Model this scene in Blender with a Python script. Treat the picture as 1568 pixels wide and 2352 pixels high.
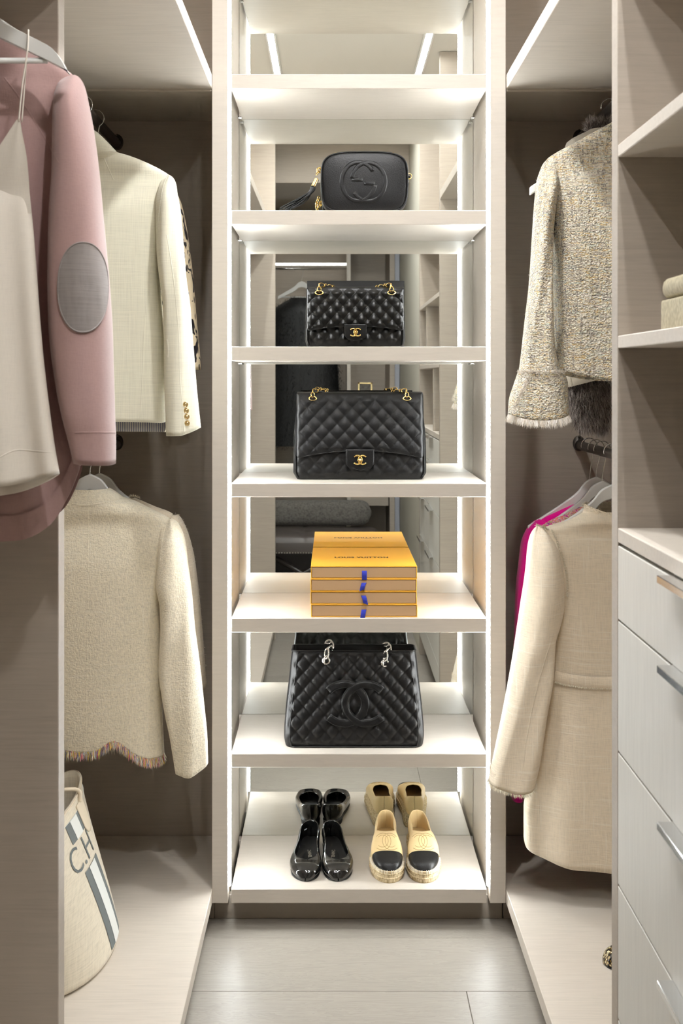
import bpy, bmesh, math, random
import numpy as np
from mathutils import Vector, Matrix
from mathutils.bvhtree import BVHTree
random.seed(7); np.random.seed(7)
for o in list(bpy.data.objects): bpy.data.objects.remove(o)
SC = bpy.context.scene
COL = SC.collection
PI = math.pi

# ------------------------------------------------------------------ camera
F, CX, CY = 2550.0, 763.0, 870.0          # focal length and vanishing point in photo pixels (1568 x 2352)
CAM = Vector((-0.067, 0.0, 1.386))
cd = bpy.data.cameras.new('camera'); cam = bpy.data.objects.new('camera', cd); COL.objects.link(cam)
cam.location = CAM; cam.rotation_euler = (PI/2, 0, 0)
cd.sensor_fit = 'VERTICAL'; cd.sensor_height = 36.0; cd.lens = 36.0*F/2352.0
cd.shift_x = (784-CX)/2352.0; cd.shift_y = (CY-1176)/2352.0
cd.clip_start = 0.05
cd.dof.use_dof = True; cd.dof.focus_distance = 2.75; cd.dof.aperture_fstop = 9
SC.camera = cam
# ------------------------------------------------------------------ world / exposure
W = bpy.data.worlds.new('world'); SC.world = W; W.use_nodes = True
W.node_tree.nodes['Background'].inputs[0].default_value = (0.9, 0.93, 1.0, 1)
W.node_tree.nodes['Background'].inputs[1].default_value = 0.3
SC.view_settings.view_transform = 'Standard'; SC.view_settings.look = 'None'
SC.view_settings.gamma = 1.0; SC.view_settings.use_curve_mapping = False
SC.view_settings.exposure = 0.0
SC.cycles.max_bounces = 8; SC.cycles.diffuse_bounces = 4; SC.cycles.glossy_bounces = 5
SC.cycles.use_adaptive_sampling = True; SC.cycles.adaptive_threshold = 0.1; SC.cycles.adaptive_min_samples = 16
SC.cycles.use_denoising = True
SC.cycles.sample_clamp_indirect = 8.0
CEIL_LED = 116.0      # ceiling light lines
DOWNLIGHT = 950.0   # round recessed downlights over the aisle
NICHE_LED = 98.0     # light strips of the display cabinet
RAIL_LED = 6.0      # lit rail of the far wardrobe

# ------------------------------------------------------------------ materials
MATS = {}
def new_mat(name, col=(0.8,0.8,0.8), rough=0.5, metal=0.0, spec=0.5, sheen=0.0, coat=0.0):
    m = bpy.data.materials.new(name); m.use_nodes = True
    b = m.node_tree.nodes['Principled BSDF']
    b.inputs['Base Color'].default_value = (*col, 1); b.inputs['Roughness'].default_value = rough
    b.inputs['Metallic'].default_value = metal; b.inputs['Specular IOR Level'].default_value = spec
    b.inputs['Sheen Weight'].default_value = sheen; b.inputs['Coat Weight'].default_value = coat
    MATS[name] = m
    return m
def srgb(r, g, b):
    f = lambda c: (c/255/12.92) if c/255 <= 0.04045 else ((c/255+0.055)/1.055)**2.4
    return (f(r), f(g), f(b))
class NT:
    def __init__(s, m):
        s.t = m.node_tree; s.b = s.t.nodes['Principled BSDF']; s.tc = s.t.nodes.new('ShaderNodeTexCoord')
    def n(s, k, **kw):
        x = s.t.nodes.new(k)
        for a, v in kw.items(): setattr(x, a, v)
        return x
    def l(s, a, b): s.t.links.new(a, b)
    def mapped(s, scale, src='Object', rot=(0,0,0)):
        mp = s.n('ShaderNodeMapping'); mp.inputs['Scale'].default_value = scale; mp.inputs['Rotation'].default_value = rot
        s.l(s.tc.outputs[src], mp.inputs['Vector']); return mp.outputs[0]
    def noise(s, scale, sc=1.0, detail=3.0, rough=0.55, dist=0.0):
        x = s.n('ShaderNodeTexNoise'); x.inputs['Scale'].default_value = sc; x.inputs['Detail'].default_value = detail
        x.inputs['Roughness'].default_value = rough; x.inputs['Distortion'].default_value = dist
        s.l(s.mapped(scale), x.inputs['Vector']); return x.outputs['Fac']
    def voronoi(s, scale, feature='F1', out='Distance'):
        x = s.n('ShaderNodeTexVoronoi'); x.feature = feature; x.inputs['Scale'].default_value = 1
        s.l(s.mapped(scale), x.inputs['Vector']); return x.outputs[out]
    def ramp(s, fac, stops, interp='LINEAR'):
        r = s.n('ShaderNodeValToRGB'); r.color_ramp.interpolation = interp
        e = r.color_ramp.elements
        while len(e) < len(stops): e.new(0.5)
        for i, (p, c) in enumerate(stops): e[i].position = p; e[i].color = (*c, 1)
        s.l(fac, r.inputs[0]); return r.outputs[0]
    def math(s, op, a, b):
        m = s.n('ShaderNodeMath', operation=op)
        for i, v in enumerate((a, b)):
            if isinstance(v, (int, float)): m.inputs[i].default_value = v
            else: s.l(v, m.inputs[i])
        return m.outputs[0]
    def mix(s, fac, a, b, mode='MIX'):
        m = s.n('ShaderNodeMix', data_type='RGBA', blend_type=mode)
        for i, v in ((0, fac), (6, a), (7, b)):
            if isinstance(v, (int, float)): m.inputs[i].default_value = v
            elif isinstance(v, tuple): m.inputs[i].default_value = (*v, 1)
            else: s.l(v, m.inputs[i])
        return m.outputs[2]
    def bump(s, h, strength=0.3, dist=0.002):
        b = s.n('ShaderNodeBump'); b.inputs['Strength'].default_value = strength; b.inputs['Distance'].default_value = dist
        s.l(h, b.inputs['Height']); s.l(b.outputs[0], s.b.inputs['Normal'])
    def color(s, c): s.l(c, s.b.inputs['Base Color'])

def mul(c, k): return tuple(min(1, x*k) for x in c)
def wood(name, base, sc, rough=0.45, var=0.10):
    m = new_mat(name, base, rough, spec=0.35); t = NT(m)
    a = t.noise(sc, detail=5, rough=0.65, dist=0.6); b = t.noise((3, 3, 3), detail=2)
    k = t.math('ADD', t.math('MULTIPLY', a, 0.65), t.math('MULTIPLY', b, 0.35))
    t.color(t.ramp(k, [(0.3, mul(base, 1-var)), (0.5, base), (0.72, mul(base, 1+var*0.8))]))
    t.bump(a, 0.06, 0.001)
    return m
WOOD = wood('greige_veneer', srgb(177, 166, 153), (9, 60, 190), var=0.12)
WOODT = wood('greige_veneer_shelf', srgb(208, 199, 187), (9, 190, 190), var=0.12)
WOODV = wood('pale_drawer_veneer', srgb(222, 220, 213), (160, 160, 9), var=0.09)
WOODN = wood('pale_cabinet_veneer', srgb(206, 198, 187), (14, 120, 120), var=0.07)
mm = new_mat('mirror_glass', (0.90, 0.92, 0.89), 0.0, 1.0)
def emis(name, col, st):
    m = bpy.data.materials.new(name); m.use_nodes = True; nt = m.node_tree
    nt.nodes.remove(nt.nodes['Principled BSDF']); e = nt.nodes.new('ShaderNodeEmission')
    e.inputs[0].default_value = (*col, 1); e.inputs[1].default_value = st
    nt.links.new(e.outputs[0], nt.nodes['Material Output'].inputs[0]); MATS[name] = m; return m
emis('ceiling_led', (0.975, 0.985, 1.0), CEIL_LED)
emis('niche_led', (0.945, 0.985, 1.0), NICHE_LED)
emis('downlight_led', (0.99, 0.99, 0.985), DOWNLIGHT)
emis('rail_led', (1.0, 0.98, 0.95), RAIL_LED)
new_mat('chrome', (0.78, 0.79, 0.80), 0.12, 1.0)
new_mat('steel_wire', (0.75, 0.75, 0.74), 0.2, 1.0)
new_mat('silver', (0.85, 0.83, 0.78), 0.14, 1.0)
new_mat('gold', (0.95, 0.68, 0.24), 0.18, 1.0)
new_mat('pale_gold', (0.90, 0.72, 0.38), 0.2, 1.0)
new_mat('dark_bronze', (0.10, 0.085, 0.072), 0.4, 0.5)
new_mat('white_lacquer', (0.80, 0.79, 0.76), 0.35)
new_mat('cream_wall_paint', srgb(208, 205, 192), 0.7)
new_mat('ceiling_paint', srgb(216, 212, 203), 0.8)
new_mat('taupe_wall_paint', srgb(150, 138, 126), 0.8)
new_mat('bluegrey_frame', srgb(165, 168, 178), 0.5)
new_mat('kick_board', srgb(150, 140, 128), 0.6)
def leather(name, col, rough, sc, st, coat=0.0):
    m = new_mat(name, col, rough, spec=0.38, coat=coat); t = NT(m)
    v = t.voronoi((sc, sc, sc)); n = t.noise((sc*0.4,)*3)
    t.bump(t.math('ADD', v, t.math('MULTIPLY', n, 0.5)), st, 0.0008)
    return m
leather('black_lambskin', (0.005, 0.005, 0.005), 0.34, 300, 0.12)
leather('black_caviar_leather', (0.005, 0.005, 0.0055), 0.40, 620, 0.25)
leather('black_grained_leather', (0.006, 0.006, 0.007), 0.40, 520, 0.4)
new_mat('black_patent', (0.006, 0.006, 0.006), 0.06, spec=0.6, coat=0.5)
new_mat('black_lining', (0.006, 0.006, 0.006), 0.6)
new_mat('black_box_paper', (0.008, 0.008, 0.008), 0.45)
leather('nude_leather', srgb(226, 200, 150), 0.42, 500, 0.12)
new_mat('nude_stitch', srgb(168, 138, 92), 0.8)
new_mat('nude_lining', srgb(196, 172, 130), 0.8)
new_mat('orange_card', srgb(250, 188, 52), 0.45)
new_mat('beige_card', srgb(200, 165, 125), 0.6)
new_mat('brown_ink', srgb(70, 45, 20), 0.6)
new_mat('silver_ink', srgb(190, 185, 170), 0.4, 0.5)
def fabric(name, base, fx=500, fz=500, lo=18, var=0.14, bump=0.5, rough=0.95, sheen=0.2, slub=0.0, slubcol=None, dist=0.002):
    m = new_mat(name, base, rough, spec=0.15, sheen=sheen); t = NT(m)
    h = t.noise((lo, lo, fz), detail=3); v = t.noise((fx, lo*3, lo), detail=3)
    s = t.math('ADD', t.math('MULTIPLY', h, 0.5), t.math('MULTIPLY', v, 0.5))
    c = t.ramp(s, [(0.35, mul(base, 1-var)), (0.5, base), (0.65, mul(base, 1+var*0.6))])
    if slub:
        k = t.ramp(t.noise((7, 7, 240), detail=1), [(0.62, (0,0,0)), (0.70, (1,1,1))])
        k2 = t.ramp(t.noise((240, 20, 7), detail=1), [(0.64, (0,0,0)), (0.72, (1,1,1))])
        c = t.mix(t.math('MULTIPLY', t.math('MAXIMUM', k, k2), slub), c, slubcol or mul(base, 1.25))
    t.color(c); t.bump(s, bump, dist)
    return m
fabric('ivory_linen', srgb(238, 234, 214), 700, 500, 14, 0.10, 0.35)
fabric('ivory_boucle', srgb(236, 226, 203), 330, 260, 110, 0.15, 0.9, slub=0.35, slubcol=srgb(245, 238, 222), dist=0.004)
fabric('cream_slub_wool', srgb(234, 220, 197), 420, 330, 40, 0.09, 0.55, slub=0.45, slubcol=srgb(246, 238, 222), dist=0.003)
fabric('pink_knit', srgb(184, 152, 148), 700, 420, 110, 0.05, 0.2, sheen=0.4)
fabric('grey_knit', srgb(152, 144, 141), 90, 500, 16, 0.16, 0.3, sheen=0.3)
fabric('fuchsia_knit', srgb(240, 10, 150), 500, 500, 40, 0.08, 0.25)
fabric('cream_satin', srgb(240, 231, 218), 900, 900, 60, 0.04, 0.08, rough=0.38, sheen=0.0)
fabric('suede', srgb(190, 182, 168), 400, 400, 100, 0.08, 0.3)
fabric('black_wool', (0.01, 0.01, 0.011), 500, 500, 50, 0.2, 0.3)
fabric('canvas', srgb(218, 208, 188), 500, 500, 20, 0.12, 0.35)
fabric('ribbon_blue', srgb(52, 62, 170), 900, 900, 100, 0.15, 0.3)
fabric('grey_pillow_weave', srgb(118, 114, 108), 110, 110, 60, 0.4, 0.9)
new_mat('canvas_patch', srgb(222, 208, 184), 0.8)
new_mat('stripe_grey', srgb(106, 112, 112), 0.85)
new_mat('stripe_white', srgb(226, 228, 224), 0.85)
leather('taupe_leather', srgb(96, 88, 84), 0.35, 260, 0.15)
new_mat('dark_wood', srgb(52, 45, 41), 0.35)
new_mat('clear_plastic', srgb(225, 225, 220), 0.15)
def tweed():
    m = new_mat('multicolour_tweed', (0.6,0.6,0.5), 0.9, spec=0.15, sheen=0.2); t = NT(m)
    cols = [srgb(*c) for c in ((240,234,216),(206,188,130),(230,222,202),(136,118,104),(240,230,212),(208,170,92),(214,220,204),(96,84,78),(244,240,226),(226,200,188),(190,172,118))]
    st = [(0.22+0.56*i/11, c) for i, c in enumerate(cols)]
    h = t.noise((15, 15, 150), detail=2, rough=0.7); v = t.noise((140, 30, 16), detail=2, rough=0.7)
    ch = t.ramp(h, st, 'CONSTANT'); cv = t.ramp(v, st[::-1] and [(p, cols[(i*4+2) % 11]) for i, (p, _) in enumerate(st)], 'CONSTANT')
    sel = t.noise((210, 210, 230), detail=1)
    c = t.mix(t.ramp(sel, [(0.50, (0,0,0)), (0.60, (1,1,1))]), ch, cv)
    fl = t.voronoi((260, 260, 260), out='Distance')
    c = t.mix(t.math('MULTIPLY', t.ramp(fl, [(0.0, (1,1,1)), (0.35, (0,0,0))]), 0.5), c, srgb(240, 236, 224))
    c = t.mix(0.28, c, srgb(236, 230, 214))
    t.color(c); t.bump(t.math('ADD', sel, t.math('MULTIPLY', fl, -0.8)), 1.0, 0.004)
tweed()
def tweed2():
    m = new_mat('neon_tweed', (0.6,0.6,0.5), 0.9, spec=0.15); t = NT(m)
    st = [(0.25,srgb(200,205,190)),(0.38,srgb(250,110,110)),(0.45,srgb(230,225,205)),(0.52,srgb(235,40,170)),(0.58,srgb(190,205,110)),(0.64,srgb(150,60,170)),(0.72,srgb(245,235,215))]
    t.color(t.ramp(t.noise((60, 60, 190), detail=2, rough=0.7), st, 'CONSTANT')); t.bump(t.noise((300,)*3), 0.8, 0.003)
tweed2()
def leopard(name, bg, sp):
    m = new_mat(name, bg, 0.6); t = NT(m)
    n = t.noise((38, 38, 24), detail=2, dist=0.8)
    t.color(t.ramp(n, [(0.0, bg), (0.53, bg), (0.56, sp), (1.0, sp)]))
leopard('leopard_silk', srgb(222, 206, 176), srgb(28, 26, 34))
def lining():
    m = new_mat('striped_lining', (0.8,0.8,0.8), 0.4); t = NT(m)
    x = t.n('ShaderNodeTexWave'); x.inputs['Scale'].default_value = 55; x.bands_direction = 'X'
    t.l(t.mapped((1,1,1)), x.inputs['Vector'])
    t.color(t.ramp(x.outputs['Color'], [(0.55, srgb(222, 220, 214)), (0.75, srgb(120, 124, 150))]))
lining()
def jute():
    m = new_mat('jute', srgb(206, 186, 150), 0.9, spec=0.1); t = NT(m)
    n = t.noise((260, 260, 60), detail=3); t.color(t.ramp(n, [(0.3, srgb(150, 128, 92)), (0.55, srgb(214, 196, 160)), (0.8, srgb(232, 216, 184))]))
    t.bump(n, 0.9, 0.004)
jute()
def shagreen():
    m = new_mat('shagreen', srgb(190, 180, 150), 0.5); t = NT(m)
    n = t.voronoi((260, 260, 130)); t.color(t.ramp(n, [(0.1, srgb(206, 197, 168)), (0.7, srgb(168, 158, 128))])); t.bump(n, 0.4, 0.001)
shagreen()
def jewels():
    m = new_mat('jewelled_fabric', srgb(190, 170, 120), 0.15, 0.6); t = NT(m)
    n = t.voronoi((150, 150, 150), out='Distance')
    t.color(t.ramp(n, [(0.25, srgb(235, 225, 190)), (0.45, srgb(150, 120, 60)), (0.62, srgb(25, 22, 20))])); t.bump(n, 1.0, 0.004)
jewels()
FURG = [new_mat('grey_fur_%d' % i, srgb(*c), 0.6) for i, c in enumerate(((120,110,106),(158,148,144),(196,188,184),(84,76,72)))]
FURB = [new_mat('black_fur_%d' % i, c, 0.5) for i, c in enumerate(((0.006,0.006,0.006),(0.012,0.012,0.013),(0.02,0.02,0.022)))]
FRINGE = [new_mat('fringe_%d' % i, srgb(*c), 0.8) for i, c in enumerate(((240,232,218),(232,200,80),(240,200,180),(120,106,150),(212,208,196),(222,110,140),(236,214,120),(150,170,180),(238,222,204)))]
FRAYW = [new_mat('fray_%d' % i, srgb(*c), 0.9) for i, c in enumerate(((236,228,208),(226,214,190),(244,238,224)))]
FRAYT = [new_mat('fray_tweed_%d' % i, srgb(*c), 0.9) for i, c in enumerate(((240,232,222),(232,222,206),(246,242,236)))]
def oak():
    for i, k in enumerate((1.0, 0.93, 1.05)):
        base = mul(srgb(152, 146, 137), k)
        m = new_mat('oak_plank_%d' % i, base, 0.42, spec=0.4); t = NT(m)
        n = t.noise((2.2, 16, 16), detail=4, dist=2.5)
        w = t.math('FRACT', t.math('MULTIPLY', n, 11), 0)
        f = t.noise((10, 260, 260), detail=3)
        k = t.math('ADD', t.math('MULTIPLY', w, 0.35), t.math('MULTIPLY', f, 0.65))
        t.color(t.ramp(k, [(0.2, mul(base, 0.86)), (0.5, base), (0.8, mul(base, 1.1))])); t.bump(f, 0.08, 0.001)
oak()
M = MATS

# ------------------------------------------------------------------ mesh helpers
def P(px, py, D):
    return Vector((CAM.x+(px-CX)/F*D, D, CAM.z-(py-CY)/F*D))
def tag(o, label=None, cat=None, group=None, kind=None):
    if label: o['label'] = label
    if cat: o['category'] = cat
    if group: o['group'] = group
    if kind: o['kind'] = kind
    return o
def thing(name, label, cat, loc=(0,0,0), group=None, kind=None):
    o = bpy.data.objects.new(name, None); o.empty_display_size = 0.05; COL.objects.link(o); o.location = loc
    return tag(o, label, cat, group, kind)
def root_loc(o):
    v = Vector((0,0,0))
    while o is not None: v += Vector(o.location); o = o.parent
    return v
def obj(name, vf, mat, parent=None, smooth=True, world=True, mats=None, mi=None, solid=None, sharp=None, label=None):
    v, f = vf
    off = root_loc(parent) if (parent is not None and world) else Vector((0,0,0))
    me = bpy.data.meshes.new(name)
    me.from_pydata([(p[0]-off.x, p[1]-off.y, p[2]-off.z) for p in v], [], [list(q) for q in f])
    for m in (mats or [mat]): me.materials.append(MATS[m] if isinstance(m, str) else m)
    if mi is not None: me.polygons.foreach_set('material_index', mi)
    if smooth: me.polygons.foreach_set('use_smooth', [True]*len(me.polygons))
    if sharp is not None: me.set_sharp_from_angle(angle=sharp)
    me.update()
    o = bpy.data.objects.new(name, me); COL.objects.link(o)
    if parent is not None: o.parent = parent
    if solid:
        s = o.modifiers.new('thickness', 'SOLIDIFY'); s.thickness = solid; s.offset = 0
    if label: o['label'] = label
    return o
def copy_tree(o, parent=None):
    c = o.copy(); COL.objects.link(c); c.parent = parent
    for ch in o.children: copy_tree(ch, c)
    return c
def join(*vfs):
    V, Fc = [], []
    for v, f in vfs:
        k = len(V); V += list(v); Fc += [[i+k for i in q] for q in f]
    return V, Fc
def box(x0, x1, y0, y1, z0, z1, b=0.0012):
    """box with chamfered edges"""
    bm = bmesh.new(); bmesh.ops.create_cube(bm, size=1.0)
    for v in bm.verts:
        v.co = Vector(((x0+x1)/2+v.co.x*(x1-x0), (y0+y1)/2+v.co.y*(y1-y0), (z0+z1)/2+v.co.z*(z1-z0)))
    if b: bmesh.ops.bevel(bm, geom=list(bm.edges), offset=b, segments=1 if b < 0.004 else 3, affect='EDGES', profile=0.5)
    bm.verts.ensure_lookup_table(); bm.verts.index_update()
    r = [v.co.copy() for v in bm.verts], [[v.index for v in f.verts] for f in bm.faces]
    bm.free(); return r
def grid(nu, nv, fn, cu=False):
    V = [fn(i, j) for i in range(nu) for j in range(nv)]
    Fc = []
    for i in range(nu if cu else nu-1):
        for j in range(nv-1):
            a, b = i*nv+j, ((i+1) % nu)*nv+j
            Fc.append((a, b, b+1, a+1))
    return V, Fc
def loft(rings, cap0=False, cap1=False):
    n = len(rings[0]); V = [p for r in rings for p in r]; Fc = []
    for i in range(len(rings)-1):
        for j in range(n):
            a, b = i*n+j, i*n+(j+1) % n
            Fc.append((a, b, b+n, a+n))
    if cap0: Fc.append(tuple(range(n))[::-1])
    if cap1: Fc.append(tuple(range((len(rings)-1)*n, len(rings)*n)))
    return V, Fc
def pipe(pts, r, n=8, caps=True, closed=False, radii=None):
    pts = [Vector(p) for p in pts]; m = len(pts); rings = []
    up = None
    for i, p in enumerate(pts):
        a = pts[(i-1) % m] if (closed or i > 0) else p
        b = pts[(i+1) % m] if (closed or i < m-1) else p
        t = (b-a).normalized()
        if up is None:
            up = t.orthogonal().normalized()
        up = (up - t*up.dot(t)).normalized(); s = t.cross(up)
        rr = radii[i] if radii else r
        rings.append([p + (up*math.cos(k*2*PI/n) + s*math.sin(k*2*PI/n))*rr for k in range(n)])
    if closed: rings.append(rings[0])
    return loft(rings, caps and not closed, caps and not closed)
def torus(c, R, r, axis='Y', n=20, k=8, sx=1.0):
    pts = []
    for i in range(n):
        a = i*2*PI/n; u, w = math.cos(a)*R*sx, math.sin(a)*R
        pts.append(Vector(c)+Vector({'Y': (u, 0, w), 'X': (0, u, w), 'Z': (u, w, 0)}[axis]))
    return pipe(pts, r, k, closed=True)
def xform(vf, mat):
    return [mat @ Vector(p) for p in vf[0]], vf[1]
def bez(pts, n):
    """Catmull-Rom through points"""
    pts = [Vector(p) for p in pts]; out = []
    for i in range(len(pts)-1):
        p0, p1, p2, p3 = pts[max(i-1,0)], pts[i], pts[i+1], pts[min(i+2,len(pts)-1)]
        for k in range(n):
            t = k/n
            out.append(0.5*((2*p1)+(p2-p0)*t+(2*p0-5*p1+4*p2-p3)*t*t+(3*p1-p0-3*p2+p3)*t**3))
    out.append(pts[-1]); return out
def herm(xs, ys, q):
    xs = np.asarray(xs, float); ys = np.asarray(ys, float); q = np.asarray(q, float)
    d = np.diff(ys)/np.diff(xs); m = np.zeros(len(xs))
    m[0], m[-1] = d[0], d[-1]
    for i in range(1, len(xs)-1):
        m[i] = 0 if d[i-1]*d[i] <= 0 else 2*d[i-1]*d[i]/(d[i-1]+d[i])
    i = np.clip(np.searchsorted(xs, q)-1, 0, len(xs)-2); h = xs[i+1]-xs[i]; t = (q-xs[i])/h
    return ((2*t**3-3*t**2+1)*ys[i]+(t**3-2*t**2+t)*h*m[i]+(-2*t**3+3*t**2)*ys[i+1]+(t**3-t**2)*h*m[i+1])
def bvh_of(*vfs):
    v, f = join(*vfs); return BVHTree.FromPolygons([tuple(p) for p in v], [tuple(q) for q in f])
def on_px(bvh, px, py, off, D=3.0):
    """point of a built surface that the photo shows at this pixel, lifted off the surface"""
    d = (P(px, py, 1.0)-CAM).normalized()
    h, n, _, _ = bvh.ray_cast(CAM, d)
    if h is None: return None
    if n.dot(d) > 0: n = -n
    return h + n*off
def on_y(bvh, x, z, off, y0=0.0, sgn=1):
    h, n, _, _ = bvh.ray_cast(Vector((x, y0, z)), Vector((0, sgn, 0)))
    return None if h is None else Vector((x, h.y-off*sgn, z))
def ribbon3(pts, nrm, width, height, prof=5):
    """raised rounded band along 3-D points; nrm = outward normals"""
    V, Fc = [], []; m = len(pts)
    for i in range(m):
        t = (pts[min(i+1,m-1)]-pts[max(i-1,0)]).normalized(); s = t.cross(nrm[i]).normalized()
        for k in range(prof):
            a = -1+2*k/(prof-1)
            V.append(pts[i]+s*(a*width/2)+nrm[i]*(height*(max(0,1-a*a)**0.5)))
    for i in range(m-1):
        for k in range(prof-1):
            a = i*prof+k; Fc.append((a, a+1, a+prof+1, a+prof))
    return V, Fc
def band2(pts, width, fn, height, prof=7):
    """raised rounded band drawn in (u,w) and laid on a surface fn(u,w,h)"""
    V, Fc = [], []; m = len(pts)
    for i in range(m):
        a, b = pts[max(i-1,0)], pts[min(i+1,m-1)]
        tx, ty = b[0]-a[0], b[1]-a[1]; L = math.hypot(tx, ty) or 1
        nx, ny = -ty/L, tx/L
        for k in range(prof):
            s = -1+2*k/(prof-1)
            V.append(fn(pts[i][0]+nx*s*width/2, pts[i][1]+ny*s*width/2, height*(max(0, 1-s**4)**0.5)))
    for i in range(m-1):
        for k in range(prof-1):
            a = i*prof+k; Fc.append((a, a+1, a+prof+1, a+prof))
    Fc.append(tuple(range(prof))[::-1]); Fc.append(tuple(range((m-1)*prof, m*prof)))
    return V, Fc
def arc(cx, cy, rx, ry, a0, a1, n=28):
    return [(cx+rx*math.cos(math.radians(a0+(a1-a0)*i/n)), cy+ry*math.sin(math.radians(a0+(a1-a0)*i/n))) for i in range(n+1)]
def cc_logo(w, fn, band, height, sx=1.0):
    """two interlocked C shapes, total width w"""
    r = w*0.315; o = w*0.185
    return join(band2(arc(-o, 0, r*sx, r, 138, -138), band, fn, height), band2(arc(o, 0, r*sx, r, 42, 318), band, lambda u, v, h: fn(u, v, h*1.25), height))
def text_mesh(s, size, align='CENTER', bold=0.0, space=1.0):
    c = bpy.data.curves.new('t', 'FONT'); c.body = s; c.size = size; c.align_x = align; c.align_y = 'CENTER'
    c.offset = bold; c.space_character = space; c.resolution_u = 3
    o = bpy.data.objects.new('t', c); COL.objects.link(o)
    dg = bpy.context.evaluated_depsgraph_get(); me = bpy.data.meshes.new_from_object(o.evaluated_get(dg))
    r = [v.co.copy() for v in me.vertices], [list(p.vertices) for p in me.polygons]
    bpy.data.objects.remove(o); bpy.data.curves.remove(c); bpy.data.meshes.remove(me)
    return r
def strands(points, length, width, nmat, spread=0.3, droop=None):
    """thin tapered strands: points = [(pos, dir)]"""
    V, Fc, mi = [], [], []
    for p, d in points:
        d = (Vector(d)+Vector((random.gauss(0,spread), random.gauss(0,spread), random.gauss(0,spread)))).normalized()
        L = length*random.uniform(0.6, 1.15); s = d.orthogonal().normalized()
        s = Matrix.Rotation(random.uniform(0, 2*PI), 3, d) @ s
        g = Vector((0,0,-1)) if droop else Vector((0,0,0))
        k = len(V); p = Vector(p); w = width*random.uniform(0.7, 1.3)
        q = p+d*L*0.55+g*(droop or 0)*L*0.15; e = p+d*L+g*(droop or 0)*L*0.6
        V += [p-s*w/2, p+s*w/2, q+s*w*0.42, q-s*w*0.42, e]
        Fc += [(k, k+1, k+2, k+3), (k+3, k+2, k+4)]
        m = random.randrange(nmat); mi += [m, m]
    return V, Fc, mi

# ================================================================== SETTING
YN, YM = 2.80, 3.13            # front plane and mirror plane of the display cabinet
XL, XR = -0.370, 0.371         # front planes of the side units
WL, WR = -0.99, 0.97           # outer walls
YF = -1.50                     # wall behind the camera
ZC = 2.72
def struct(name, vf, mat, parent=None, smooth=False):
    o = obj(name, vf, mat, parent, smooth)
    if parent is None: o['kind'] = 'structure'
    return o
floor = struct('floor', box(WL, WR, YF, 3.2, -0.05, -0.004, 0), 'kick_board')
rows = np.arange(2.512+3*0.24, YF, -0.24)
for i, y1 in enumerate(rows):
    y0 = max(y1-0.24, YF); y1 = min(y1, 3.2)
    j = {3: 0.236}.get(i, -0.55+((i*0.37) % 1.1)) if i not in (1, 2) else 0.72
    for x0, x1 in ((WL, j), (j, WR)):
        struct('plank', box(x0+0.0006, x1-0.0006, y0+0.0006, y1-0.0006, -0.02, 0.0, 0.0008), 'oak_plank_%d' % random.randrange(3), floor)
struct('ceiling', box(WL, WR, YF, 3.2, ZC, ZC+0.05, 0), 'ceiling_paint')
struct('wall_back', box(WL, WR, 3.17, 3.22, 0, ZC, 0), 'taupe_wall_paint')
struct('wall_left', box(WL-0.05, WL, YF, 3.2, 0, ZC, 0), 'cream_wall_paint')
struct('wall_right', box(WR, WR+0.05, YF, 3.2, 0, ZC, 0), 'cream_wall_paint')
struct('wall_front', box(WL, WR, YF-0.05, YF, 0, ZC, 0), 'taupe_wall_paint')
struct('wall_entry', box(XR, WR-0.001, -0.94, 0.648, 0, ZC-0.001, 0.002), 'cream_wall_paint')
struct('trim_2', box(WL, XR, YF+0.001, -0.05, 2.50, ZC-0.001, 0.002), WOOD)

for side, x in (('left', -0.306), ('right', 0.306)):
    t = thing('ceiling_light_line', 'long white light line in the ceiling above the %s wardrobe front' % side, 'light', (x, 0.8, ZC), 'ceiling light lines')
    obj('housing', join(box(x-0.02, x-0.012, 0.55, 2.15, ZC-0.012, ZC), box(x+0.012, x+0.02, 0.55, 2.15, ZC-0.012, ZC)), 'white_lacquer', t, False)
    obj('diffuser', box(x-0.012, x+0.012, 0.55, 2.15, ZC-0.010, ZC, 0.001), 'ceiling_led', t, False)

for y, w in ((0.75, 'nearest the entrance'), (2.07, 'nearest the display cabinet')):
    x = 0.045
    t = thing('downlight', 'round recessed ceiling downlight '+w, 'light', (x, y, ZC), 'recessed downlights')
    obj('trim_ring', torus((x, y, ZC-0.002), 0.042, 0.004, 'Z', 28, 8), 'white_lacquer', t)
    obj('lens', loft([[Vector((x+0.034*math.cos(k*PI/12), y+0.034*math.sin(k*PI/12), ZC-d)) for k in range(24)] for d in (0.0, 0.003)], True, True), 'downlight_led', t)

# ================================================================== DISPLAY CABINET
SH = [(2.461, 2.498), (2.1173, 2.1546), (1.7747, 1.811), (1.431, 1.4673), (1.0873, 1.1225), (0.7459, 0.782), (0.4055, 0.4406), (0.0629, 0.0991)]
cab = thing('display_cabinet', 'tall lit display cabinet with mirrored back and seven open bays', 'cabinet', (0, YN, 0))
ix = 0.3305; e = 0.0085
for s in (-1, 1):
    obj('stile', box(min(s*ix, s*0.3705), max(s*ix, s*0.3705), YN, 3.165, 0.0629, ZC-0.002), WOODN, cab, False)
    x0, x1 = sorted((s*(ix-0.0005), s*(ix-e+0.001)))
    obj('light_strip', box(x0, x1, YN+0.003, YN+0.016, 0.105, ZC-0.02, 0.0005), 'niche_led', cab, False, label='glowing vertical light strip along the inner edge')
for i, (z0, z1) in enumerate(SH):
    n = 'bottom_board' if i == 7 else 'shelf'
    o = obj(n, box(-ix+e, ix-e, YN, YM, z0, z1, 0.0015), WOODN, cab, False)
tops = [ZC-0.002]+[a for a, _ in SH[:-1]]; bots = [b for _, b in SH]
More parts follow.
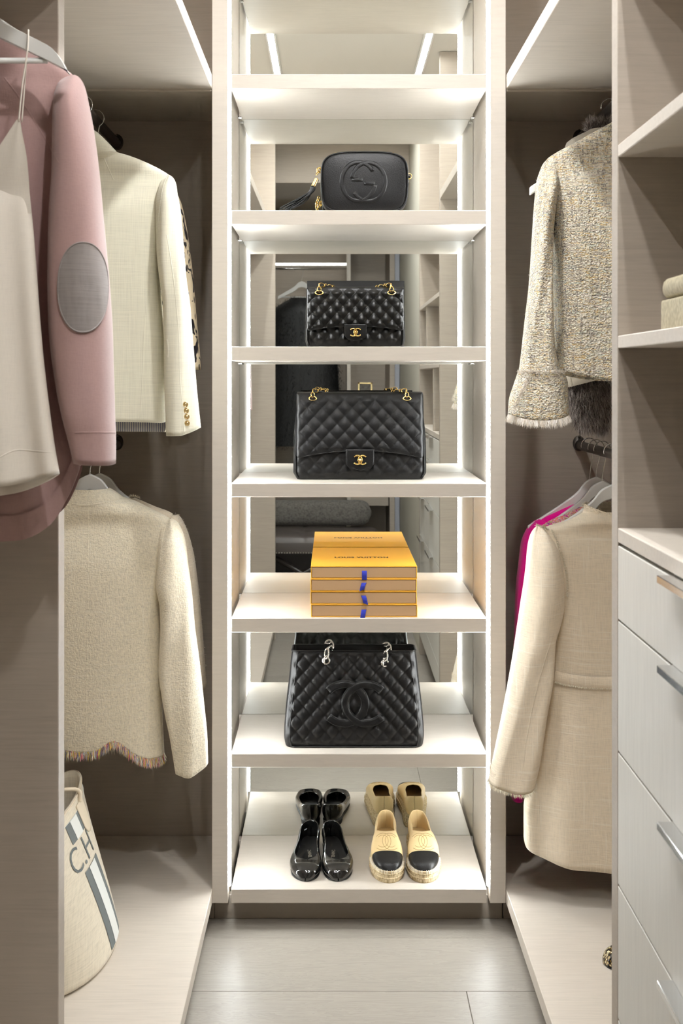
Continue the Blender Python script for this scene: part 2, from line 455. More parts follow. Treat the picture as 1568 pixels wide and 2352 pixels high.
for a, b in zip(tops, bots):
    obj('mirror_panel', box(-ix+0.001, ix-0.001, YM+0.0005, YM+0.006, b-0.002, a+0.002, 0.0008), 'mirror_glass', cab, False, label='mirror glass at the back of a bay')
obj('back_board', box(-ix, ix, YM+0.008, 3.165, 0.063, ZC-0.002), WOOD, cab, False)
obj('toe_kick', box(-0.369, 0.369, 2.85, 2.87, 0, 0.062), 'kick_board', cab, False)
for i, (z0, z1) in enumerate(SH[:-1]):                     # shelf pins at the rear corners
    for s in (-1, 1):
        obj('shelf_pin', box(s*(ix-0.006)-0.006, s*(ix-0.006)+0.006, YM-0.03, YM-0.018, z0-0.005, z0-0.0005, 0.001), 'steel_wire', cab, False)

# ================================================================== SIDE WARDROBES
def rod(parent, x, z, y0, y1, flange_y):
    r = obj('hanging_rod', pipe([(x, y0, z), (x, y1, z)], 0.0125, 20), 'dark_bronze', parent)
    pl = []
    for k in range(24):
        a = k*2*PI/24; pl.append((x+0.0165*math.cos(a), z+0.022*math.sin(a)+0.005))
    rings = [[Vector((px, flange_y-d, pz)) for px, pz in pl] for d in (0, 0.004)]
    obj('rod_bracket', join(loft(rings, True, True), torus((x, flange_y-0.010, z), 0.0142, 0.0022, 'Y', 20, 8), pipe([(x, flange_y-0.004, z+0.024), (x, flange_y-0.007, z+0.024)], 0.004, 10)), 'dark_bronze', r)
def wardrobe(label, xf, xb, ys, part, rods, xr):
    """ys = near end of the boards, part = (x, y0, y1) of the upright partition"""
    s = 1 if xb > xf else -1
    X = lambda a, b: (min(a, b), max(a, b))
    t = thing('wardrobe_unit', label, 'wardrobe', ((xf+xb)/2, 2.2, 0))
    px, p0, p1 = part
    obj('partition', box(*X(px, xb), p0, p1, 0.0995 if px != xf else 0, 2.1168 if px != xf else ZC-0.002), WOOD, t, False)
    obj('top_shelf', box(*X(xf, xb), ys, YN-0.0005, 2.1173, 2.1523), WOODT, t, False)
    obj('corner_shelf', box(*X(xf+s*0.002, xb), YN+0.0005, 3.128, 2.1113, 2.1523), WOODT, t, False)
    obj('base_board', box(*X(xf, xb), ys, 3.128, 0.0629, 0.0991), WOODT, t, False)
    obj('toe_kick', box(*X(xf+s*0.05, xf+s*0.065), ys, 2.849, 0, 0.062), 'kick_board', t, False)
    obj('toe_return', box(*X(xf+s*0.0005, xf+s*0.07), 2.85, 2.87, 0, 0.062), 'kick_board', t, False)
    obj('end_panel', box(*X(xf+s*0.002, xb), 3.13, 3.168, 0, ZC-0.002), WOOD, t, False)
    obj('back_panel', box(*X(xb, xb+s*0.008), ys, 3.168, 0, ZC-0.002), WOOD, t, False)
    for z, a, e in rods: rod(t, xr, z, a, e, e)
    return t
XP = XL-0.137
wl = wardrobe('left open wardrobe with top shelf, recessed partition and hanging rods', XL, WL+0.012, 0.376, (XP, 1.784, 1.824), ((2.047, 1.824, 3.129), (1.202, 1.824, 3.129), (2.047, 0.376, 1.7835)), -0.672)
obj('side_panel', box(WL+0.012, XL, 0.34, 0.3755, 0, ZC-0.002), WOOD, wl, False)
wr = wardrobe('right open wardrobe with top shelf and two hanging rods', XR, WR-0.012, 1.7425, (XR, 1.705, 1.742), ((2.060, 1.742, 3.129), (1.199, 1.742, 3.129)), 0.627)

# ================================================================== DRAWER UNIT
du = thing('drawer_unit', 'pale wood drawer unit with open cubbies and chrome pulls', 'cabinet', (0.66, 1.2, 0))
ya, yb = 0.650, 1.7045
obj('side_panel', box(XR, WR-0.012, ya, ya+0.035, 0, ZC-0.004), WOOD, du, False)
obj('back_panel', box(WR-0.012, WR-0.002, ya, yb, 0, ZC-0.004), WOOD, du, False)
for z0, z1 in ((2.02, 2.04), (1.726, 1.745), (1.433, 1.452)):
    obj('shelf', box(XR, WR-0.013, ya+0.036, yb, z0, z1), WOODT, du, False)
obj('countertop', box(XR, WR-0.013, ya+0.036, yb, 1.135, 1.157), WOODT, du, False)
obj('divider', box(XR+0.004, WR-0.013, 1.372, 1.392, 1.1575, 1.4325), WOOD, du, False)
obj('divider', box(XR+0.004, WR-0.013, 1.02, 1.04, 1.4525, 1.7255), WOOD, du, False)
zb = [1.1315, 1.016, 0.814, 0.610, 0.404, 0.20]
for a, b in zip(zb[:-1], zb[1:]):
    d = obj('drawer', box(XR, XR+0.02, ya+0.038, yb-0.001, b+0.0015, a-0.0015, 0.001), WOODV, du, False)
    for yc in (1.33, 0.86):
        h = join(box(XR-0.020, XR+0.004, yc-0.10, yc+0.10, a-0.0012, a+0.0016, 0.0006), box(XR-0.0205, XR-0.0165, yc-0.10, yc+0.10, a-0.0085, a+0.0017, 0.0008))
        obj('handle', h, 'chrome', d, False, label='chrome edge pull')
obj('carcass', box(XR+0.0215, WR-0.014, ya+0.037, yb-0.0005, 0.10, 1.134), WOOD, du, False)
obj('bottom_rail', box(XR, XR+0.02, ya+0.037, yb-0.0005, 0.10, 0.198), WOODV, du, False)
obj('toe_kick', box(XR+0.05, XR+0.065, ya, yb, 0, 0.099), 'kick_board', du, False)
# jewellery box on the cubby shelf
t = thing('jewellery_box', 'beige textured rounded box on the cubby shelf', 'box', (0.47, 1.45, 1.4525))
bb = box(0.398, 0.55, 1.33, 1.575, 1.4528, 1.497, 0.004); bl = box(0.398, 0.55, 1.33, 1.575, 1.4982, 1.528, 0.012)
obj('body', bb, 'shagreen', t); obj('lid', bl, 'shagreen', t)

# ================================================================== ENTRANCE END, seen in the mirror
t = thing('far_wardrobe', 'far wardrobe with lit rail reflected in the mirror', 'wardrobe', (-0.3, -1.2, 0))
yq = -0.95
obj('back_panel', box(-0.80, 0.33, YF+0.002, YF+0.02, 0, 2.498), WOOD, t, False)
obj('post', box(0.028, 0.052, YF+0.02, yq, 0.0, 2.498), WOODN, t, False)
obj('post', box(-0.825, -0.801, YF+0.02, yq, 0.0, 2.498), WOODN, t, False)
obj('top_shelf', box(-0.80, 0.027, YF+0.021, yq, 2.30, 2.335), WOODT, t, False)
obj('lit_rail', box(-0.80, 0.027, -1.20, -1.185, 2.148, 2.162, 0.001), 'rail_led', t, False, label='bright light line of the far rail')
r = obj('hanging_rod', pipe([(-0.80, -1.12, 2.120), (0.027, -1.12, 2.120)], 0.010, 12), 'chrome', t)
obj('hung_cabinet', box(0.053, 0.30, YF+0.021, -1.0, 0.555, 1.25), WOOD, t, False)
obj('side_panel', box(0.053, 0.30, YF+0.021, YF+0.04, 1.251, 2.498), WOOD, t, False)
obj('shade_panel', box(-0.80, 0.027, -1.30, -1.28, 0, 0.42), 'dark_wood', t, False)  # added dark sheet standing in for the shade beneath the bench
obj('jamb', box(0.305, 0.338, YF+0.02, -0.95, 0, 2.498), WOOD, t, False)
struct('trim_1', box(0.339, 0.3695, YF+0.02, -0.945, 0, 2.498), 'bluegrey_frame')
# framed picture
t = thing('picture_frame', 'small gold framed picture reflected above the large flap bag', 'picture', (0.15, -1.1, 1.251))
fx, fz = 0.150, 1.251
obj('frame', join(box(fx-0.048, fx+0.048, -1.10, -1.088, fz, fz+0.012), box(fx-0.048, fx+0.048, -1.10, -1.088, fz+0.10, fz+0.112), box(fx-0.048, fx-0.036, -1.10, -1.088, fz, fz+0.112), box(fx+0.036, fx+0.048, -1.10, -1.088, fz, fz+0.112)), 'pale_gold', t, False)
obj('print', box(fx-0.037, fx+0.037, -1.098, -1.094, fz+0.008, fz+0.104, 0), 'grey_pillow_weave', t, False)
# bench
t = thing('bench', 'tufted taupe leather bench with nailhead trim reflected in the mirror', 'bench', (-0.24, -0.62, 0))
bx0, bx1, by0, by1 = -0.72, 0.23, -0.86, -0.40
def seatfn(i, j):
    u, v = i/60, j/36
    x, y = bx0+u*(bx1-bx0), by0+v*(by1-by0)
    ed = min(1, min(u, 1-u)*14)*min(1, min(v, 1-v)*9)
    h = 0.40+0.045*math.sqrt(max(0, 1-(1-ed)**2))
    for cx in (bx0+0.2, bx0+0.48, bx0+0.75):
        d2 = (x-cx)**2+(y-(by0+by1)/2)**2; h -= 0.018*math.exp(-d2/0.0012)
        h -= 0.006*math.exp(-(x-cx)**2/0.00012)
    return Vector((x, y, h))
obj('seat_cushion', join(grid(61, 37, seatfn), box(bx0, bx1, by0, by1, 0.335, 0.405, 0.006)), 'taupe_leather', t)
nails = []
for k in range(58): nails.append(torus((bx0+0.01+k*0.0162, by1+0.001, 0.342), 0.0025, 0.0028, 'Y', 8, 6))
obj('nailhead_trim', join(*nails), 'silver', t)['kind'] = 'stuff'
for lx in (bx0+0.06, bx1-0.06):
    for s in (-1, 1):
        obj('leg', join(pipe([(lx, by1-0.03 if s > 0 else by0+0.03, 0.0), (lx, (by0+by1)/2-s*0.13, 0.334)], 0.018, 8)), 'dark_wood', t)
obj('stretcher', pipe([(bx0+0.06, (by0+by1)/2, 0.17), (bx1-0.06, (by0+by1)/2, 0.17)], 0.015, 8), 'dark_wood', t)
for s in (-1, 1):
    obj('brace', pipe([(-0.245-s*0.30, by1-0.05, 0.03), (-0.245+s*0.22, by1-0.05, 0.334)], 0.016, 8), 'dark_wood', t)
def pil(i, j):
    a = 2*PI*j/36; u = -1+2*i/40; k = max(0.02, (1-abs(u)**16))**0.5
    sg = lambda v, e: math.copysign(abs(v)**e, v)
    return Vector((-0.28+u*0.46, -0.78+0.06*k*sg(math.cos(a), 0.8), 0.537+0.084*k*sg(math.sin(a), 0.7)*(0.93+0.07*abs(u)**3)))
v, f = grid(41, 37, pil)
tag(obj('lumbar_pillow', (v, f), 'grey_pillow_weave'), 'long grey woven lumbar pillow on the leather bench', 'pillow')
# clear dust bag seen in the cubby reflection
def dust(i, j):
    a = 2*PI*j/32; u = i/24; k = (0.3+0.7*math.sin(PI*min(1, u*0.85+0.12)))
    return Vector((0.50+0.07*k*math.cos(a)*(1+0.06*math.sin(5*a)), 1.10+0.10*k*math.sin(a)+0.0*u, 1.7455+0.19*u))
tag(obj('dust_bag', grid(25, 33, dust), 'white_lacquer'), 'soft white dust bag on the upper cubby shelf, seen in the mirror', 'bag')

# ================================================================== GARMENTS
def tube(rows, D, nr=90, na=72, ex=0.8, fold=None, hem=None, lip=0.03, ytop=None):
    """hanging cloth: rows (y_px, left_px, right_px, half depth m, y shift m) read at distance D"""
    r = np.array(rows, float); q = np.linspace(r[0,0], r[-1,0], nr)
    # finer sampling near the top, where shoulders turn quickly
    u = np.linspace(0, 1, nr)**1.35; q = r[0,0]+(r[-1,0]-r[0,0])*u
    xl, xr, dp, dy = (herm(r[:,0], r[:,k], q) for k in (1, 2, 3, 4))
    rings = []
    def ring(i, shrink=0.0, up=0.0):
        t = (q[i]-q[0])/(q[-1]-q[0]); out = []
        a, b = P(xl[i], q[i], D), P(xr[i], q[i], D); xc, hw = (a.x+b.x)/2, (b.x-a.x)/2-shrink
        for k in range(na):
            th = 2*PI*k/na; c, s = math.cos(th), math.sin(th)
            sg = lambda v: math.copysign(abs(v)**ex, v)
            x, y = xc+hw*sg(c), -(dp[i]-shrink)*sg(s)
            n = fold(c if s >= 0 else -c*0.97+0.013, t, x) if fold else 0
            y += -n*(1 if s >= 0 else -1)*min(1, abs(s)*1.8)
            z = a.z+up
            if hem: z += hem(c, s, t)
            out.append(Vector((x, D+dy[i]+y, z)))
        return out
    for i in range(nr): rings.append(ring(i))
    if lip:
        for k in (0.0, 0.5, 1.0): rings.append(ring(nr-1, 0.0035, 0.0005+k*lip))
    return loft(rings)
def cloth(name, vf, mat, parent, label=None, mats=None, lipmat=None, nr=None, na=72):
    o = obj(name, vf, mat, parent, True, mats=mats or ([mat, lipmat] if lipmat else None), label=label)
    return o
def seam(name, pts, bvh, mat, parent, width=0.004, h=0.0012, n=6, label=None, lift=0.02):
    c = bez([(x, y, 0) for x, y in pts], n); P3, N = [], []
    for p in c:
        w = on_px(bvh, p.x, p.y, 0.0)
        if w is None: continue
        w2 = on_px(bvh, p.x, p.y, 0.01); P3.append(w+(w2-w)*lift); N.append((w2-w).normalized())
    if len(P3) < 3: return None
    return obj(name, ribbon3(P3, N, width, h*0.55 if lift < 0.1 else h), mat, parent, label=label)
def patch(poly_fn, nu, nv, bvh, off):
    """filled disc of pixels poly_fn(rad, ang) laid on a surface"""
    V, Fc = [], []
    for i in range(nu):
        for j in range(nv):
            x, y = poly_fn(i/(nu-1), 2*PI*j/nv); w = on_px(bvh, x, y, off)
            V.append(w if w else (V[-1] if V else Vector((0,0,0))))
    for i in range(nu-1):
        for j in range(nv):
            a, b = i*nv+j, i*nv+(j+1) % nv; Fc.append((a, b, b+nv, a+nv))
    return V, Fc
def px_fringe(pts, bvh, D, n, length, width, mats, name, parent, down=(0,-0.1,-1), spread=0.2, jitter=2.0, droop=None, off=0.002):
    c = bez([(x, y, 0) for x, y in pts], 10); S = []
    for k in range(n):
        p = c[min(len(c)-1, int(random.random()*len(c)))]; q = c[min(len(c)-1, c.index(p)+1)]
        f = random.random(); x, y = p.x+(q.x-p.x)*f, p.y+(q.y-p.y)*f
        w = on_px(bvh, x, y+random.uniform(-jitter, jitter)*0.5-1, off) if bvh else None
        if w is None: w = P(x, y, D-0.03)
        S.append((w, down))
    V, Fc, mi = strands(S, length, width, len(mats), spread, droop)
    o = obj(name, (V, Fc), None, parent, False, mats=mats, mi=mi); o['kind'] = 'stuff'
    return o
def hanger(name, label, xc, zt, y, rod_z, mat='white_lacquer', half=0.205, drop=0.085, thick=0.012, bar=False, group='clothes hangers', hook_x=0.0, deep=0.026, straight=False):
    """zt = top of the wooden neck"""
    t = thing(name, label, 'hanger', (xc, y, zt), group)
    top, bot = [], []
    N = 30
    for i in range(-N, N+1):
        u = abs(i)/N; x = i/N*half
        if straight: zt_ = -drop*(u**1.05 if u < 0.86 else u**1.05+((u-0.86)/0.14)**2.2*0.22)
        else: zt_ = -drop*herm([0, 0.14, 0.29, 0.47, 1.0], [0, 0.09, 0.33, 0.52, 1.0], [u])[0]
        top.append((x, zt_))
        bot.append((x, (-drop*u**1.05-deep if straight and u > 0.86 else zt_-deep*(1.0-0.25*u*(not straight))-0.010*(1-u)**2)))
    V, Fc = [], []
    ring = top+bot[::-1]; m = len(ring)
    for d, k in ((-thick/2, 1), (thick/2, 1)): V += [Vector((xc+x, y+d, zt+z)) for x, z in ring]
    n2 = len(top)
    for i in range(n2-1):
        a, b, c, d = i, i+1, m-2-i, m-1-i
        Fc += [(a, d, c, b), (a+m, b+m, c+m, d+m)]
    for i in range(m): Fc.append((i, (i+1) % m, (i+1) % m+m, i+m))
    o = obj('hanger_body', (V, Fc), mat, t, True, sharp=0.9)
    bv = o.modifiers.new('round', 'BEVEL'); bv.width = 0.0025; bv.segments = 2; bv.limit_method = 'ANGLE'
    if bar: obj('crossbar', pipe([(xc-half*0.86, y, zt-drop*0.98-0.008), (xc+half*0.86, y, zt-drop*0.98-0.008)], 0.0042, 12), mat, t)
    R = 0.0215; cz = rod_z-0.0125+R-0.0035
    pts = [(xc, y, zt-0.01), (xc, y, zt+0.012), (xc+0.008, y, cz-R-0.006 if cz-R-0.006 > zt+0.014 else zt+0.02)]
    for a in range(-60, 200, 12):
        pts.append((xc+R*math.cos(math.radians(a)), y, cz+R*math.sin(math.radians(a))))
    obj('hook', pipe(bez(pts, 3), 0.0015, 8), 'steel_wire', t)
    return t
def mirrored(rows, c):     # rows (y, xr_visible, dep, dy) -> full rows about centre px c
    return [(y, 2*c-x, x, d, s) for y, x, d, s in rows]

# ---------------------------------------------------------------- left, upper: ivory blazer
def wob(k, a, ph=0.0, t0=0.15):
    return lambda c, t, x: a*min(1, max(0, (t-t0)*2.5))*math.sin(k*c+ph+0.6*math.sin(3*t))
D = 2.70; c0 = 192
rowsT = mirrored([(352, 272, 0.045, 0), (362, 306, 0.052, 0), (378, 345, 0.055, 0), (394, 376, 0.05, 0), (406, 392, 0.045, 0), (440, 397, 0.055, 0), (500, 380, 0.08, 0), (640, 368, 0.085, 0), (796, 380, 0.08, 0), (900, 384, 0.08, 0), (966, 384, 0.078, 0)], c0)
def hemB(c, s, t):
    k = max(0, (t-0.75)/0.25)
    return (-0.030*k if s < 0 else -0.006*k*abs(c)**3)*min(1, abs(s)*3)
tor = tube(rowsT, D, fold=wob(6, 0.006, 0.8), hem=hemB)
t = thing('blazer', 'ivory linen blazer with buttoned cuffs on the upper left rail', 'jacket', (-0.672, D, 1.28))
ob = obj('body', tor, None, t, mats=['ivory_linen', 'striped_lining'])
n_in = 72*2
mi = [0]*len(ob.data.polygons); mi[-n_in:] = [1]*n_in; ob.data.polygons.foreach_set('material_index', mi)
sl = [(404, 384, 393, 0.008, 0), (410, 376, 399, 0.022, -0.0), (422, 370, 404, 0.038, -0.003), (445, 366, 408, 0.052, -0.014), (478, 363, 415, 0.06, -0.02), (574, 365, 425, 0.062, -0.03), (640, 372, 431, 0.06, -0.035), (701, 381, 440, 0.058, -0.04), (780, 384, 447, 0.055, -0.045), (891, 386, 457, 0.05, -0.05), (989, 390, 467, 0.045, -0.055)]
def hemS(c, s, t):
    k = max(0, (t-0.85)/0.15); return k*(0.010*c-0.008*(1-abs(c)))
def foldS(c, t, x): return 0.004*math.sin(5*c+9*t)*(1-t*0.3)+0.003*math.sin(26*t+2*c)*max(0, 0.55-t)
slv = tube(sl, D, 80, 48, 0.85, fold=foldS, hem=hemS)
so = obj('sleeve', slv, 'ivory_linen', t)
sl2 = [(y, 2*c0-b, 2*c0-a, d, s) for y, a, b, d, s in sl]
obj('sleeve', tube(sl2, D, 50, 32, 0.85, fold=foldS, hem=hemS), 'ivory_linen', t)
# stand of the collar with lapel roll
def ring_rows(rows, D, na=56):
    return tube(rows, D, 24, na, 0.9, lip=0)
col = ring_rows(mirrored([(298, 214, 0.035, 0.0), (306, 226, 0.045, 0), (325, 246, 0.05, 0), (342, 262, 0.053, 0), (358, 276, 0.055, 0), (368, 282, 0.054, 0)], c0), D)
obj('collar', col, 'ivory_linen', t)
bv = bvh_of(tor, slv, col)
seam('seam', [(226, 365), (243, 362), (262, 355)], bv, 'ivory_linen', t, 0.003, 0.001)
seam('seam', [(239, 364), (248, 385), (261, 414)], bv, 'ivory_linen', t, 0.003, 0.001)
seam('seam', [(386, 402), (374, 430), (365, 490), (364, 560)], bv, 'ivory_linen', t, 0.004, 0.0015)
seam('seam', [(352, 580), (340, 660), (331, 760), (327, 860), (322, 962)], bv, 'ivory_linen', t, 0.003, 0.0008)
seam('seam', [(383, 540), (398, 640), (410, 760), (413, 860), (418, 925), (424, 1000)], bv, 'ivory_linen', t, 0.003, 0.001)
seam('pocket_flap', [(383, 780), (386, 800), (385, 818), (383, 820)], bv, 'ivory_linen', t, 0.006, 0.002)
for bx, by in ((425, 929), (427, 943), (428, 957), (429, 972)):
    w = on_px(bv, bx, by, 0.002)
    if w: obj('button', join(torus(w, 0.0052, 0.0016, 'Y', 16, 6), loft([[w+Vector((0.0052*math.cos(k*PI/8), d, 0.0052*math.sin(k*PI/8))) for k in range(16)] for d in (-0.001, 0.0005)], True, True)), 'pale_gold', t, label='small golden cuff button')
hanger('coat_hanger', 'hanger carrying the ivory blazer on the upper left rail', -0.672, 1.955, D, 2.047, half=0.17, drop=0.12)
# leopard blouse behind
D = 2.84; c0 = 763-0.605*F/D
t = thing('blouse', 'leopard print blouse hanging behind the ivory blazer', 'blouse', (-0.672, D, 1.4))
rT = mirrored([(395, c0+60, 0.03, 0), (420, c0+140, 0.04, 0), (445, c0+180, 0.05, 0), (600, c0+185, 0.05, 0), (900, c0+190, 0.05, 0)], c0)
obj('body', tube(rT, D, 40, 40, lip=0.02), 'leopard_silk', t)
ls = [(440, 388, 400, 0.01, 0), (450, 384, 409, 0.03, 0), (478, 380, 419, 0.04, 0), (542, 380, 431, 0.045, 0), (638, 385, 443, 0.045, 0), (743, 395, 452, 0.045, 0), (818, 400, 459, 0.045, 0), (850, 405, 461, 0.045, 0)]
obj('sleeve', tube(ls, D, 50, 40, lip=0.02), 'leopard_silk', t)
obj('sleeve', tube([(y, 2*c0-b, 2*c0-a, d, s) for y, a, b, d, s in ls], D, 30, 24, lip=0.02), 'leopard_silk', t)
hanger('coat_hanger', 'hanger behind the blazer carrying the leopard print blouse', -0.672, 1.955, D, 2.047, half=0.15, drop=0.16)

# ---------------------------------------------------------------- left, lower: ivory bouclé jacket with fringe
D = 2.775; c0 = 207
rowsT = mirrored([(1142, 282, 0.05, 0), (1155, 318, 0.056, 0), (1172, 352, 0.055, 0), (1188, 384, 0.048, 0), (1200, 398, 0.045, 0), (1236, 408, 0.055, 0), (1300, 384, 0.07, 0), (1400, 370, 0.073, 0), (1521, 370, 0.073, 0), (1643, 372, 0.073, 0), (1714, 376, 0.07, 0)], c0)
def hemJ(c, s, t):
    k = max(0, (t-0.80)/0.20)**1.5
    if s < 0: return -k*0.022
    # lifted scallop on the near side
    return k*(0.030*math.exp(-((c-0.31)/0.17)**2)+0.010*math.exp(-((c+0.4)/0.4)**2)-0.024*min(1, max(0, (c-0.50))*3.5))
def foldJ(c, t, x): return 0.008*min(1, t*2)*math.sin(5.0*c+0.5)+0.014*max(0, t-0.55)*math.exp(-((c-0.33)/0.2)**2)*-1
tor = tube(rowsT, D, 110, 96, fold=foldJ, hem=hemJ)
t = thing('boucle_jacket', 'cream bouclé jacket with multicolour fringed hem on the lower left rail', 'jacket', (-0.672, D, 0.44))
obj('body', tor, 'ivory_boucle', t)
sl = [(1191, 384, 394, 0.008, 0), (1198, 376, 404, 0.022, 0), (1214, 370, 415, 0.038, -0.003), (1240, 368, 425, 0.052, -0.012), (1290, 366, 433, 0.06, -0.02), (1338, 363, 440, 0.064, -0.024), (1385, 372, 446, 0.062, -0.03), (1433, 374, 451, 0.06, -0.036), (1521, 371, 463, 0.056, -0.04), (1610, 383, 473, 0.052, -0.045), (1683, 398, 480, 0.048, -0.045), (1748, 409, 482, 0.044, -0.045)]
def hemS2(c, s, t):
    k = max(0, (t-0.85)/0.15); return k*(0.010*c-0.010*(1-abs(c)))
def foldS2(c, t, x): return 0.005*math.sin(5*c+8*t)+0.005*math.sin(30*t+2*c)*max(0, 0.5-abs(t-0.35)*2)
slv = tube(sl, D, 90, 56, 0.85, fold=foldS2, hem=hemS2)
obj('sleeve', slv, 'ivory_boucle', t)
obj('sleeve', tube([(y, 2*c0-b, 2*c0-a, d, s) for y, a, b, d, s in sl], D, 50, 32, 0.85, fold=foldS2, hem=hemS2), 'ivory_boucle', t)
col = tube(mirrored([(1121, 250, 0.046, 0), (1130, 266, 0.05, 0), (1145, 284, 0.056, 0), (1156, 294, 0.058, 0)], c0), D, 20, 56, 0.9, lip=0.0)
obj('collar', col, 'ivory_boucle', t)
bv = bvh_of(tor, slv, col)
seam('seam', [(165, 1158), (205, 1160), (250, 1152), (285, 1142)], bv, 'ivory_boucle', t, 0.004, 0.0014)
seam('seam', [(388, 1192), (376, 1220), (370, 1260), (367, 1300)], bv, 'ivory_boucle', t, 0.004, 0.0015)
seam('seam', [(203, 1165), (202, 1300), (200, 1500), (197, 1690)], bv, 'ivory_boucle', t, 0.003, 0.0007)
seam('seam', [(412, 1590), (425, 1650), (440, 1700), (452, 1755)], bv, 'ivory_boucle', t, 0.003, 0.001)
hemline = [(-30, 1700), (60, 1704), (150, 1706), (202, 1710), (235, 1702), (259, 1688), (283, 1694), (320, 1720), (344, 1731), (378, 1733)]
# fringe from the true near hem edge of the mesh
nr, na = 110, 96
hemv = [tor[0][(nr-1)*na+k] for k in range(na)]
def hem_fringe(vs, n, L, w, mats, name, parent, spread, inset=0.0, down=(0,-0.05,-1), band=0.0):
    S = []
    for _ in range(n):
        k = random.random()*(len(vs)-1); a, b = vs[int(k)], vs[int(k)+1]; p = a+(b-a)*(k-int(k))
        S.append((p+Vector((0, -0.0015-inset, random.uniform(0, band))), down))
    V, Fc, mi = strands(S, L, w, len(mats), spread)
    o = obj(name, (V, Fc), None, parent, False, mats=mats, mi=mi); o['kind'] = 'stuff'; return o
front = [v for k, v in enumerate(hemv) if k <= na//2]
back = [v for k, v in enumerate(hemv) if k >= na//2]+[hemv[0]]
fo = hem_fringe(front, 2600, 0.020, 0.0016, FRINGE, 'fringe', t, 0.13, band=0.006); fo['label'] = 'multicolour fringe along the hem'
hem_fringe(back, 900, 0.022, 0.0014, FRAYW, 'fringe', t, 0.22)
w = P(379, 1572, 2.74)
S = [(w+Vector((random.uniform(-0.004,0.006), 0, random.uniform(-0.03,0.03))), (0.6, -0.4, -0.5)) for _ in range(220)]
V, Fc, mi = strands(S, 0.018, 0.0015, len(FRINGE), 0.4); o = obj('front_trim', (V, Fc), None, t, False, mats=FRINGE, mi=mi); o['kind'] = 'stuff'
hanger('coat_hanger', 'white hanger carrying the cream bouclé jacket on the lower left rail', -0.672, P(207, 1088, D).z, D, 1.202, half=0.18, drop=0.135, deep=0.03)
# second cream jacket behind it
D = 2.888; c0 = 225
t = thing('frayed_jacket', 'off-white frayed jacket hanging behind the cream bouclé jacket', 'jacket', (-0.672, D, 0.6))
rT = mirrored([(1143, 308, 0.04, 0), (1162, 352, 0.038, 0), (1182, 398, 0.036, 0), (1215, 405, 0.036, 0), (1400, 395, 0.036, 0), (1570, 395, 0.036, 0)], c0)
obj('body', tube(rT, D, 50, 48, lip=0.02), 'cream_slub_wool', t)
ls = [(1182, 396, 408, 0.012, 0), (1192, 388, 416, 0.03, 0), (1217, 384, 428, 0.04, 0), (1248, 382, 438, 0.045, 0), (1290, 385, 447, 0.05, 0), (1370, 392, 457, 0.05, 0), (1450, 398, 464, 0.05, 0), (1521, 404, 470, 0.045, 0), (1578, 408, 473, 0.045, 0)]
sv = tube(ls, D, 60, 44, lip=0.02)
obj('sleeve', sv, 'cream_slub_wool', t)
obj('sleeve', tube([(y, 2*c0-b, 2*c0-a, d, s) for y, a, b, d, s in ls], D, 30, 24, lip=0.02), 'cream_slub_wool', t)
S = [(Vector(p), (0.8, -0.3, -0.3)) for p in random.sample(sv[0][:60*44], 900)]
V, Fc, mi = strands(S, 0.006, 0.0008, 3, 0.6); o = obj('fray', (V, Fc), None, t, False, mats=FRAYW, mi=mi); o['kind'] = 'stuff'
px_fringe([(296, 1143), (306, 1140), (322, 1146)], None, D, 60, 0.008, 0.001, FRAYW, 'collar_fray', t, (0.2, 0, 1), 0.5)
hanger('coat_hanger', 'white hanger behind, carrying the off-white frayed jacket', -0.672, P(225, 1086, D).z, D, 1.202, half=0.18, drop=0.135, deep=0.03)

# ---------------------------------------------------------------- pink sweater, camisole (near left)
D = 1.715; c0 = 763-0.605*F/D
rT = mirrored([(62, 20, 0.028, 0), (86, 62, 0.03, 0), (124, 112, 0.034, 0), (164, 158, 0.036, 0), (182, 176, 0.036, 0), (230, 186, 0.042, 0), (370, 172, 0.046, 0), (560, 148, 0.046, 0), (750, 140, 0.046, 0), (900, 156, 0.046, 0), (1000, 174, 0.048, 0), (1062, 184, 0.05, 0)], c0)
def hemP(c, s, t):
    k = max(0, (t-0.62)/0.38)**2; return -k*0.112*(1-abs(c)**6)*(1.0 if s > 0 else 0.86)
def foldP(c, t, x): return 0.007*min(1, t*2)*math.sin(11*c+1.5)+0.004*math.sin(23*c)*t
tor = tube(rT, D, 110, 110, fold=foldP, hem=hemP)
t = thing('pink_sweater', 'dusty pink knit sweater with grey elbow patch at the left edge', 'sweater', (-0.672, D, 1.1))
obj('body', tor, 'pink_knit', t)
sl = [(176, 158, 180, 0.008, 0), (184, 148, 187, 0.022, 0), (206, 138, 196, 0.038, -0.006), (245, 136, 206, 0.052, -0.018), (303, 137, 218, 0.06, -0.024), (383, 137, 230, 0.062, -0.028), (510, 130, 243, 0.064, -0.03), (638, 127, 255, 0.064, -0.03), (750, 129, 263, 0.062, -0.03), (891, 146, 267, 0.06, -0.03), (960, 160, 269, 0.058, -0.03), (1000, 170, 271, 0.054, -0.03), (1060, 184, 271, 0.05, -0.03)]
def foldPS(c, t, x): return 0.0025*math.sin(4*c+5*t)*(1-t)
def hemPS(c, s, t): return -0.002*max(0, (t-0.9)/0.1)*c
slv = tube(sl, D, 90, 64, 0.8, fold=foldPS, hem=hemPS)
obj('sleeve', slv, 'pink_knit', t)
obj('sleeve', tube([(y, 2*c0-b, 2*c0-a, d, s) for y, a, b, d, s in sl], D, 50, 32, 0.8), 'pink_knit', t)
bv = bvh_of(tor, slv)
def el(r, a): return (190+56*r*math.copysign(abs(math.cos(a))**0.9, math.cos(a)), 660+103*r*math.copysign(abs(math.sin(a))**0.9, math.sin(a)))
ev = patch(el, 14, 64, bv, 0.0018)
